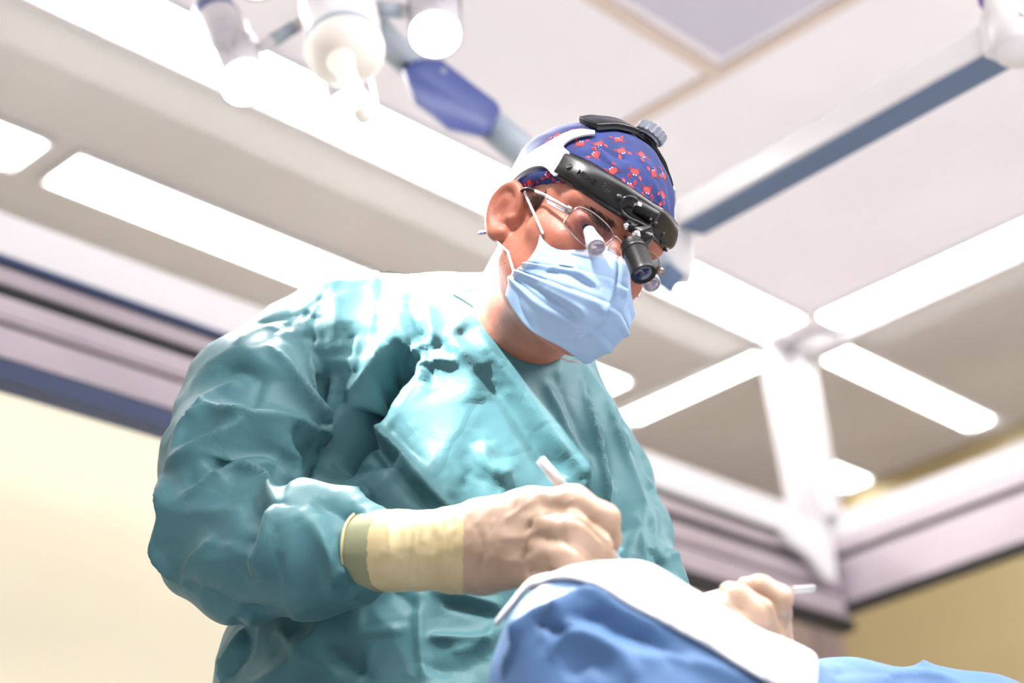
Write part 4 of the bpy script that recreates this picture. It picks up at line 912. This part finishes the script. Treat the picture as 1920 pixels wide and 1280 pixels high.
# ================================================================ patient drape, towel, table
M['drape'] = vary(mat('blue surgical drape', srgb(64, 98, 140), .65), srgb(68, 102, 144), srgb(58, 90, 132), 12, bump=.15, bdist=.001, bscale=300)
M['towel'] = vary(mat('white surgical towel', srgb(205, 204, 208), .8), srgb(207, 206, 210), srgb(198, 197, 202), 10, bump=.2, bdist=.001, bscale=250)
dn = w2c(CAM+np.array([0, 0, -1.0]))
TZ = .86                                                      # top of the operating table mattress
def build_drape():
    G = Grid(rng(-.05, .55, .0042), rng(-.62, -.14, .0042), rng(1.22, 2.0, .006))
    def down(p, r, k=.03):
        hz = c2w(p)[2]-TZ; G.cone(p, r, p+dn*max(hz, .02), r*1.35, k)
    down(cq(1118, 1262, 1.58), .082, .04); down(cq(1065, 1300, 1.60), .062)
    G.cone(cq(1100, 1180, 1.62), .036, cq(1185, 1195, 1.62), .040, .05)
    G.cone(cq(1180, 1200, 1.62), .045, cq(1420, 1320, 1.60), .045, .05); down(cq(1300, 1270, 1.60), .050); down(cq(1420, 1330, 1.60), .050)
    down(cq(1500, 1400, 1.60), .05)
    for x_ in range(1180, 1500, 45): down(cq(x_, 1215+(x_-1180)*.5, 1.61), .040, .03)
    for x_ in range(1540, 1880, 40): down(cq(x_, 1362, 1.86), .034, .03)
    for t_ in (.15, .4, .65, .9): down(cq(1450+110*t_, 1350, 1.62+.22*t_), .04, .03)
    G.cone(cq(1560, 1345, 1.86), .040, cq(1740, 1336, 1.86), .036, .03); G.cone(cq(1740, 1336, 1.86), .036, cq(1900, 1360, 1.84), .035, .03); down(cq(1600, 1340, 1.84), .045); down(cq(1860, 1360, 1.84), .04)
    G.cone(cq(1733, 1272, 1.865), .020, cq(1733, 1230, 1.865), .001, .004)
    G.cone(cq(1450, 1330, 1.65), .04, cq(1600, 1350, 1.84), .04, .04)
    V, Q = G.mesh(); V = smooth(V, Q, 4, .5); Nn = vnormals(V, Q); T = tree_of((V, Q))
    V = V+Nn*(.004*vnoise(V, .07, 21)+.002*vnoise(V, .03, 22))[:, None]
    S = [(((1062, 1150), (1110, 1150), (1160, 1175), (1230, 1200), (1290, 1240)), -.010, .007), (((1010, 1200), (1060, 1130), (1110, 1112), (1170, 1150), (1240, 1180)), .008, .008), (((1010, 1165), (1040, 1180), (1070, 1178)), -.008, .007), (((960, 1200), (1010, 1150), (1060, 1140)), .006, .008),
         (((1030, 1230), (1080, 1190), (1150, 1220), (1190, 1279)), .008, .010), (((1060, 1270), (1110, 1240), (1150, 1279)), -.006, .010), (((940, 1260), (970, 1200), (985, 1150)), .005, .006), (((1180, 1230), (1280, 1240), (1400, 1279)), .006, .008), (((1200, 1210), (1215, 1225), (1260, 1245)), -.005, .005),
         (((1560, 1262), (1620, 1262), (1700, 1270)), -.003, .005), (((1640, 1270), (1720, 1262), (1800, 1275)), .004, .006)]
    V = V+Nn*crease(V, Nn, T, S)[:, None]*1.6
    return V, Q
dV, dQ = build_drape()
keep = dV[dQ].mean(1); dr = tag(obj('surgical_drape', (c2w(dV), dQ), M['drape']), 'blue surgical drape covering the patient in front of the surgeon', 'drape')
# white towel whose colour also stands for the blown-out top of the drape
bx = np.array([900, 985, 1050, 1110, 1160, 1230, 1300, 1400, 1480, 1530]); by = np.array([1090, 1108, 1090, 1098, 1128, 1168, 1208, 1268, 1310, 1330])
dN = vnormals(dV, dQ); pxv = 960+F*dV[:, 0]/dV[:, 2]; pyv = 640-F*dV[:, 1]/dV[:, 2]
inz = (pyv < np.interp(pxv, bx, by)+3*vnoise(dV, .02, 9)) & (pxv > 955) & (pxv < 1530) & (dV[:, 2] < 1.78) & (pyv > 1000)
inz |= (dV[:, 2] > 1.59) & (pyv < 1230) & (pxv > 1000) & (pxv < 1320)
fq = inz[dQ].all(1); tq = dQ[fq]; us = np.unique(tq); mp = -np.ones(len(dV), int); mp[us] = np.arange(len(us))
tv = dV[us]+dN[us]*.003; tf = mp[tq]
ec = {}
for f_ in tf:
    for k_ in range(4): e_ = tuple(sorted((int(f_[k_]), int(f_[(k_+1) % 4])))); ec[e_] = ec.get(e_, 0)+1
nbr = {}
for (a, b), c_ in ec.items():
    if c_ == 1: nbr.setdefault(a, []).append(b); nbr.setdefault(b, []).append(a)
bi = np.array([k for k, v in nbr.items() if len(v) == 2]); bn_ = np.array([nbr[k] for k in bi])
for _ in range(30): tv[bi] = tv[bi]*.5+tv[bn_].mean(1)*.5
tw = tag(obj('towel', (c2w(tv), tf), M['towel']), 'white towel over the blue drape under the gloved hand, also standing in for its glare', 'towel')
sd = tw.modifiers.new('thickness', 'SOLIDIFY'); sd.thickness = .003; sd.offset = 0
# loose hanging corner of the towel
cr = []
for u in np.linspace(0, 1, 9):
    a = np.array(spline([cq(1035, 1092, 1.575), cq(990, 1100, 1.60), cq(955, 1140, 1.62), cq(926, 1172, 1.63)], 8)); cr = a
bb = np.array(spline([cq(1045, 1074, 1.60), cq(1000, 1086, 1.62), cq(968, 1118, 1.635), cq(932, 1168, 1.64)], 8)); n_ = len(cr); V = []
for i in range(n_):
    for j in range(5): t = j/4; V.append(cr[i]*(1-t)+bb[i]*t+np.array([0, .004*math.sin(math.pi*t), 0]))
obj('towel_corner', (c2w(np.array(V)), [[i*5+j, i*5+j+1, (i+1)*5+j+1, (i+1)*5+j] for i in range(n_-1) for j in range(4)]), M['towel'], tw).modifiers.new('thickness', 'SOLIDIFY').thickness = .003
# operating table below (under the frame)
tc_ = P(1320, 1330, 1.62); tb = empty('operating_table', 'padded operating table under the blue drape', 'table', (tc_[0], tc_[1], 0))
tx, ty = tc_[0], tc_[1]; dirt = np.array([RT[0], RT[1], 0]); dirt /= np.linalg.norm(dirt); prp = np.array([-dirt[1], dirt[0], 0])
a_ = np.array([tx, ty, TZ-.045])-dirt*.42-prp*.06; b_ = a_+dirt*1.3
obj('mattress', obox(a_, b_, .40, .07, .02), M['black'], tb); obj('table_top', obox(a_-np.array([0, 0, .055]), b_-np.array([0, 0, .055]), .44, .035, .006), M['steel'], tb)
mc = (a_+b_)/2; obj('column', box((mc[0]-.11, mc[1]-.11, .12), (mc[0]+.11, mc[1]+.11, TZ-.115), .02), M['steel'], tb); obj('base', box((mc[0]-.3, mc[1]-.25, 0), (mc[0]+.3, mc[1]+.25, .12), .02), M['white'], tb)

# ================================================================ surgical lamp
M['lampwhite'] = mat('lamp housing', srgb(212, 206, 206), .35, coat=.3); M['lampblue'] = mat('blue lamp joint cover', srgb(60, 72, 128), .35)
M['armgrey'] = mat('grey arm tube', srgb(156, 164, 172), .35); M['armunder'] = mat('blue grey arm underside', srgb(84, 102, 128), .45); M['lit'] = mat('lit lamp face', (1, 1, 1), .3, emit=5, ecol=(1, 1, 1)); M['handle'] = mat('sterile handle', srgb(218, 208, 198), .4, sss=.2, sssr=(1, .7, .5)); M['shell'] = pane_mat('lamp outer shell', (.96, .96, .97), 1.0)
lamp = empty('surgical_lamp', 'multi-head white operating lamp hanging at upper left with a blue jointed arm', 'lamp', tuple(P(650, 0, 2.75).tolist()))
target = P(1180, 1120, 1.66)
def head(bx_, by_, bd, fx, fy, fd, r, cap_=True):
    a, b = cq(bx_, by_, bd), cq(fx, fy, fd); ln = np.linalg.norm(b-a); d = (b-a)/ln
    hd_ = obj('lamp_head', w_(lathe([(0, .0001), (0, r*.86), (.004, r*.93), (ln*.75, r*.95), (ln-.012, r*.95), (ln-.010, r*.90), (ln-.010, .0001)], a, b, 40)), M['lampwhite'], lamp); flat_angle(hd_, 30)
    obj('light_face', w_(lathe([(ln-.009, .0001), (ln-.009, r*.93), (ln-.002, r*.93), (ln+.002, r*.7), (ln+.004, .0001)], a, b, 40)), M['lit'], hd_)
    V, Fc = lathe([(ln*.2, r*1.0), (ln*.3, r*1.06), (ln, r*1.06), (ln, r*1.03), (ln*.3, r*1.03)], a, b, 40); obj('outer_shell', w_((V, Fc[:-2])), M['shell'], hd_)
    if cap_: g = lathe([(-.03, r*.70), (-.028, r*.86), (.004, r*.95), (.006, r*.95), (.006, .0001)], a, b, 40); obj('blue_collar', w_(g), M['lampblue'], hd_)
    sp = bpy.data.lights.new('lamp_beam', 'SPOT'); sp.energy = SPOT; sp.spot_size = math.radians(34); sp.spot_blend = .5; sp.shadow_soft_size = .07; sp.color = (1, .97, .93)
    so = bpy.data.objects.new('lamp_beam', sp); COL.objects.link(so); p = c2w(b+d*.012); so.parent = hd_; v = Vector(target-p).normalized()
    so.matrix_world = Matrix.Translation(Vector(p)) @ v.to_track_quat('-Z', 'Y').to_matrix().to_4x4()
    so.matrix_parent_inverse = Matrix.Translation(-Vector(wloc(hd_)))
    return hd_
head(408, 38, 2.80, 461, 158, 2.66, .0365); head(628, 60, 2.86, 660, 213, 2.70, .0365, False); head(812, -70, 2.84, 816, 68, 2.68, .0372, False); head(470, -170, 2.74, 481, -42, 2.60, .0365)
ha, hb = cq(622, -75, 2.84), cq(648, 108, 2.64); ln = np.linalg.norm(hb-ha)
hub = obj('centre_unit', w_(lathe([(0, .0001), (0, .050), (.01, .0535), (ln*.86, .0545), (ln*.88, .052)], ha, hb, 48)), M['lampwhite'], lamp); flat_angle(hub, 30)
obj('shadow_ring', w_(lathe([(ln*.86, .0500), (ln*.87, .0548), (ln*.91, .0548), (ln*.915, .0500)], ha, hb, 48)), M['armgrey'], hub)
hn = obj('handle_guard', w_(lathe([(ln*.89, .0001), (ln*.89, .051), (ln*.93, .0555), (ln*.97, .0545), (ln*1.03, .042), (ln*1.07, .022), (ln*1.08, .0001)], ha, hb, 48)), M['handle'], lamp); hn['label'] = 'frosted sterile handle guard'
hx, hy = cq(645, 128, 2.59), cq(686, 222, 2.50); l2 = np.linalg.norm(hy-hx); obj('handle', w_(lathe([(-.02, .020), (0, .0150), (l2*.2, .0130), (l2*.7, .0135), (l2*.9, .0135), (l2*.97, .012), (l2, .008), (l2+.001, .0001)], hx, hy, 32)), M['handle'], hn)
for a, b, r_ in ((cq(486, 92, 2.75), cq(566, 42, 2.78), .0095), (cq(684, 14, 2.76), cq(766, 22, 2.76), .0105), (cq(530, -60, 2.72), cq(600, -30, 2.78), .0095)):
    o = obj('head_bracket', w_(tube([a, b], r_, 16, 3)), M['lampwhite'], lamp)
    m_ = a*.45+b*.55; g = lathe([(-.02, r_*1.12), (.02, r_*1.12)], m_, b, 16); obj('bracket_sleeve', w_(g), M['armgrey'], o)
g = tube([cq(693, 45, 2.84), cq(735, 88, 2.90), cq(782, 132, 2.96)], [.026, .0235, .0225], 24, 5); o = obj('short_arm', w_(g), M['armgrey'], lamp)
obj('arm_screw', w_(lathe([(0, .0035), (.003, .0035)], cq(763, 121, 2.872), cq(762, 122, 2.85), 12)), M['black'], o)
# blue joint cover: a chamfered wedge along the arm
prof_ = [(752, 128), (772, 114), (800, 110), (828, 112), (930, 190), (938, 202), (936, 222), (920, 250), (905, 258), (838, 244), (806, 216), (776, 194)]
dd = 2.90; Pf = [cq(x, y, dd+.0012*(x-750)/2.2) for x, y in prof_]
ins = [(6, 2), (-12, 14), (-22, 24), (-40, 30), (-30, 24), (-26, 12), (-12, 4), (-6, -3), (-3, -3), (2, -3), (4, -2), (5, 0)]
Bk = [q+np.array([0, 0, .022]) for q in Pf]; Md_ = [q+np.array([0, 0, -.004]) for q in Pf]; Ft = [cq(x+a, y+b, q[2]-.040) for (x, y), (a, b), q in zip(prof_, ins, Pf)]
nn_ = len(Pf); V = np.vstack([Bk, Md_, Ft]); Fc = [list(range(nn_)), [2*nn_+k for k in range(nn_)][::-1]]+[[l*nn_+k, (l+1)*nn_+k, (l+1)*nn_+(k+1) % nn_, l*nn_+(k+1) % nn_] for l in (0, 1) for k in range(nn_)]
jc = obj('joint_cover', w_((V, Fc)), M['lampblue'], lamp); bevel(jc, .006, 4, 30); jc['label'] = 'blue plastic joint cover'
obj('cover_screw', w_(lathe([(0, .0045), (.002, .0045)], cq(831, 133, 2.895), cq(831, 133, 2.87), 12)), M['armgrey'], jc)
arm = [cq(905, 222, 3.01), cq(1000, 300, 3.03), cq(1120, 400, 3.09), cq(1236, 498, 3.14), cq(1262, 520, 3.15)]
o = obj('spring_arm', w_(tube(arm, .0262, 28, 2, sm=False)), M['armgrey'], lamp)
# end joint block with the long arm reaching to the upper right
up3 = hv(0, 0, 0); bz = w2c(CAM+np.array([0, 0, 1.0]))
o = obj('end_joint', w_(obox(cq(1268, 528, 3.15), cq(1264, 392, 3.18), .056, .066, .010, up=(0, 0, 1), seg=3)), M['lampwhite'], lamp)
obj('joint_underside', w_(obox(cq(1238, 508, 3.10), cq(1272, 535, 3.10), .040, .018, .004)), M['armunder'], o)
def beam(a, b, ua_, w0, h0, name, m_, par, off0, bev):        # rectangular beam kept upright
    d = (b-a)/np.linalg.norm(b-a); sd_ = np.cross(d, bz); sd_ /= np.linalg.norm(sd_); u_ = np.cross(sd_, d)
    V = []
    for p in (a, b):
        for s1, s2 in ((-1, -1), (1, -1), (1, 1), (-1, 1)): V.append(p+sd_*s1*w0/2+u_*(off0+s2*h0/2))
    V = np.array(V); o_ = obj(name, w_((V, [[3, 2, 1, 0], [4, 5, 6, 7], [0, 1, 5, 4], [1, 2, 6, 5], [2, 3, 7, 6], [3, 0, 4, 7]])), m_, par, False); bevel(o_, bev); return o_
A0, A1 = cq(1276, 412, 3.17), cq(1900, 62, 2.62)
la_ = beam(A0, A1, None, .050, .050, 'long_arm', M['lampwhite'], lamp, 0, .006); beam(A0+(A1-A0)*.035, A1, None, .052, .006, 'arm_underside', M['armunder'], la_, -.0285, .001)
e0 = cq(1865, 82, 2.64); e1 = cq(1960, 28, 2.57); beam(e0, e1, None, .062, .066, 'arm_end', M['lampwhite'], lamp, .001, .008)
pv = obj('pivot_drum', w_(lathe([(-.05, .0001), (-.05, .040), (-.045, .044), (.030, .044), (.035, .041), (.06, .040)], cq(1912, 40, 2.61), cq(1912, 40, 2.61)+bz, 40)), M['lampwhite'], lamp)
obj('purple_ring', w_(lathe([(.045, .0445), (.046, .0462), (.054, .0462), (.055, .0445)], cq(1912, 40, 2.61), cq(1912, 40, 2.61)+bz, 40)), mat('violet ring', srgb(112, 72, 150), .4), pv)
top = c2w(cq(1912, 40, 2.61)); obj('ceiling_column', lathe([(0, .036), (H-top[2]-.06, .036), (H-top[2]-.055, .09), (H-top[2]-.0005, .09)], top+np.array([0, 0, .04]), top+np.array([0, 0, 1.0]), 32) if False else lathe([(.06, .036), (H-top[2]-.06, .036), (H-top[2]-.055, .09), (H-top[2]-.0005, .09)], top, top+np.array([0, 0, 1.0]), 32), M['lampwhite'], lamp)
obj('arm_screw', w_(lathe([(0, .006), (.004, .006)], cq(1917, 26, 2.565), cq(1917, 26, 2.5), 14)), M['steel'], pv)
# spots standing in for an unseen second operating lamp above the frame
def beam_light(loc, tgt, e, size, soft, blend=.35):
    sp = bpy.data.lights.new('operating_beam', 'SPOT'); sp.energy = e; sp.spot_size = math.radians(size); sp.spot_blend = blend; sp.shadow_soft_size = soft; sp.color = (1, .98, .95)
    so = bpy.data.objects.new('operating_beam', sp); COL.objects.link(so); so.location = loc; so.rotation_euler = Vector(np.array(tgt)-np.array(loc)).to_track_quat('-Z', 'Y').to_euler()
beam_light((.80, .75, 2.45), P(1190, 1130, 1.64), 60, 38, .06)
beam_light((.55, 1.15, 2.55), P(872, 655, 2.08), 340, 11.0, .02, .6)
beam_light((.75, 1.75, 2.5), P(735, 570, 2.15), 230, 10.5, .03, .6)
# binding along the neck opening and the loose tie end
bp_ = [on(gT, x, y, .0012)[0] for x, y in ((850, 549), (868, 560), (888, 573), (908, 587), (928, 602), (946, 618))]
g = tube(bp_, .0048, 8, 6, flat=.35, up=(0, 0, 1)); o = obj('neck_binding', w_(g), M['towel'], surgeon); o['label'] = 'white binding at the neckline'
g = tube([cq(1056, 672, 2.03), cq(1066, 676, 2.025), cq(1078, 679, 2.02), cq(1088, 678, 2.02)], [.0035, .0045, .004, .0035], 8, 5, flat=.4); obj('tie_end', w_(g), M['towel'], surgeon)
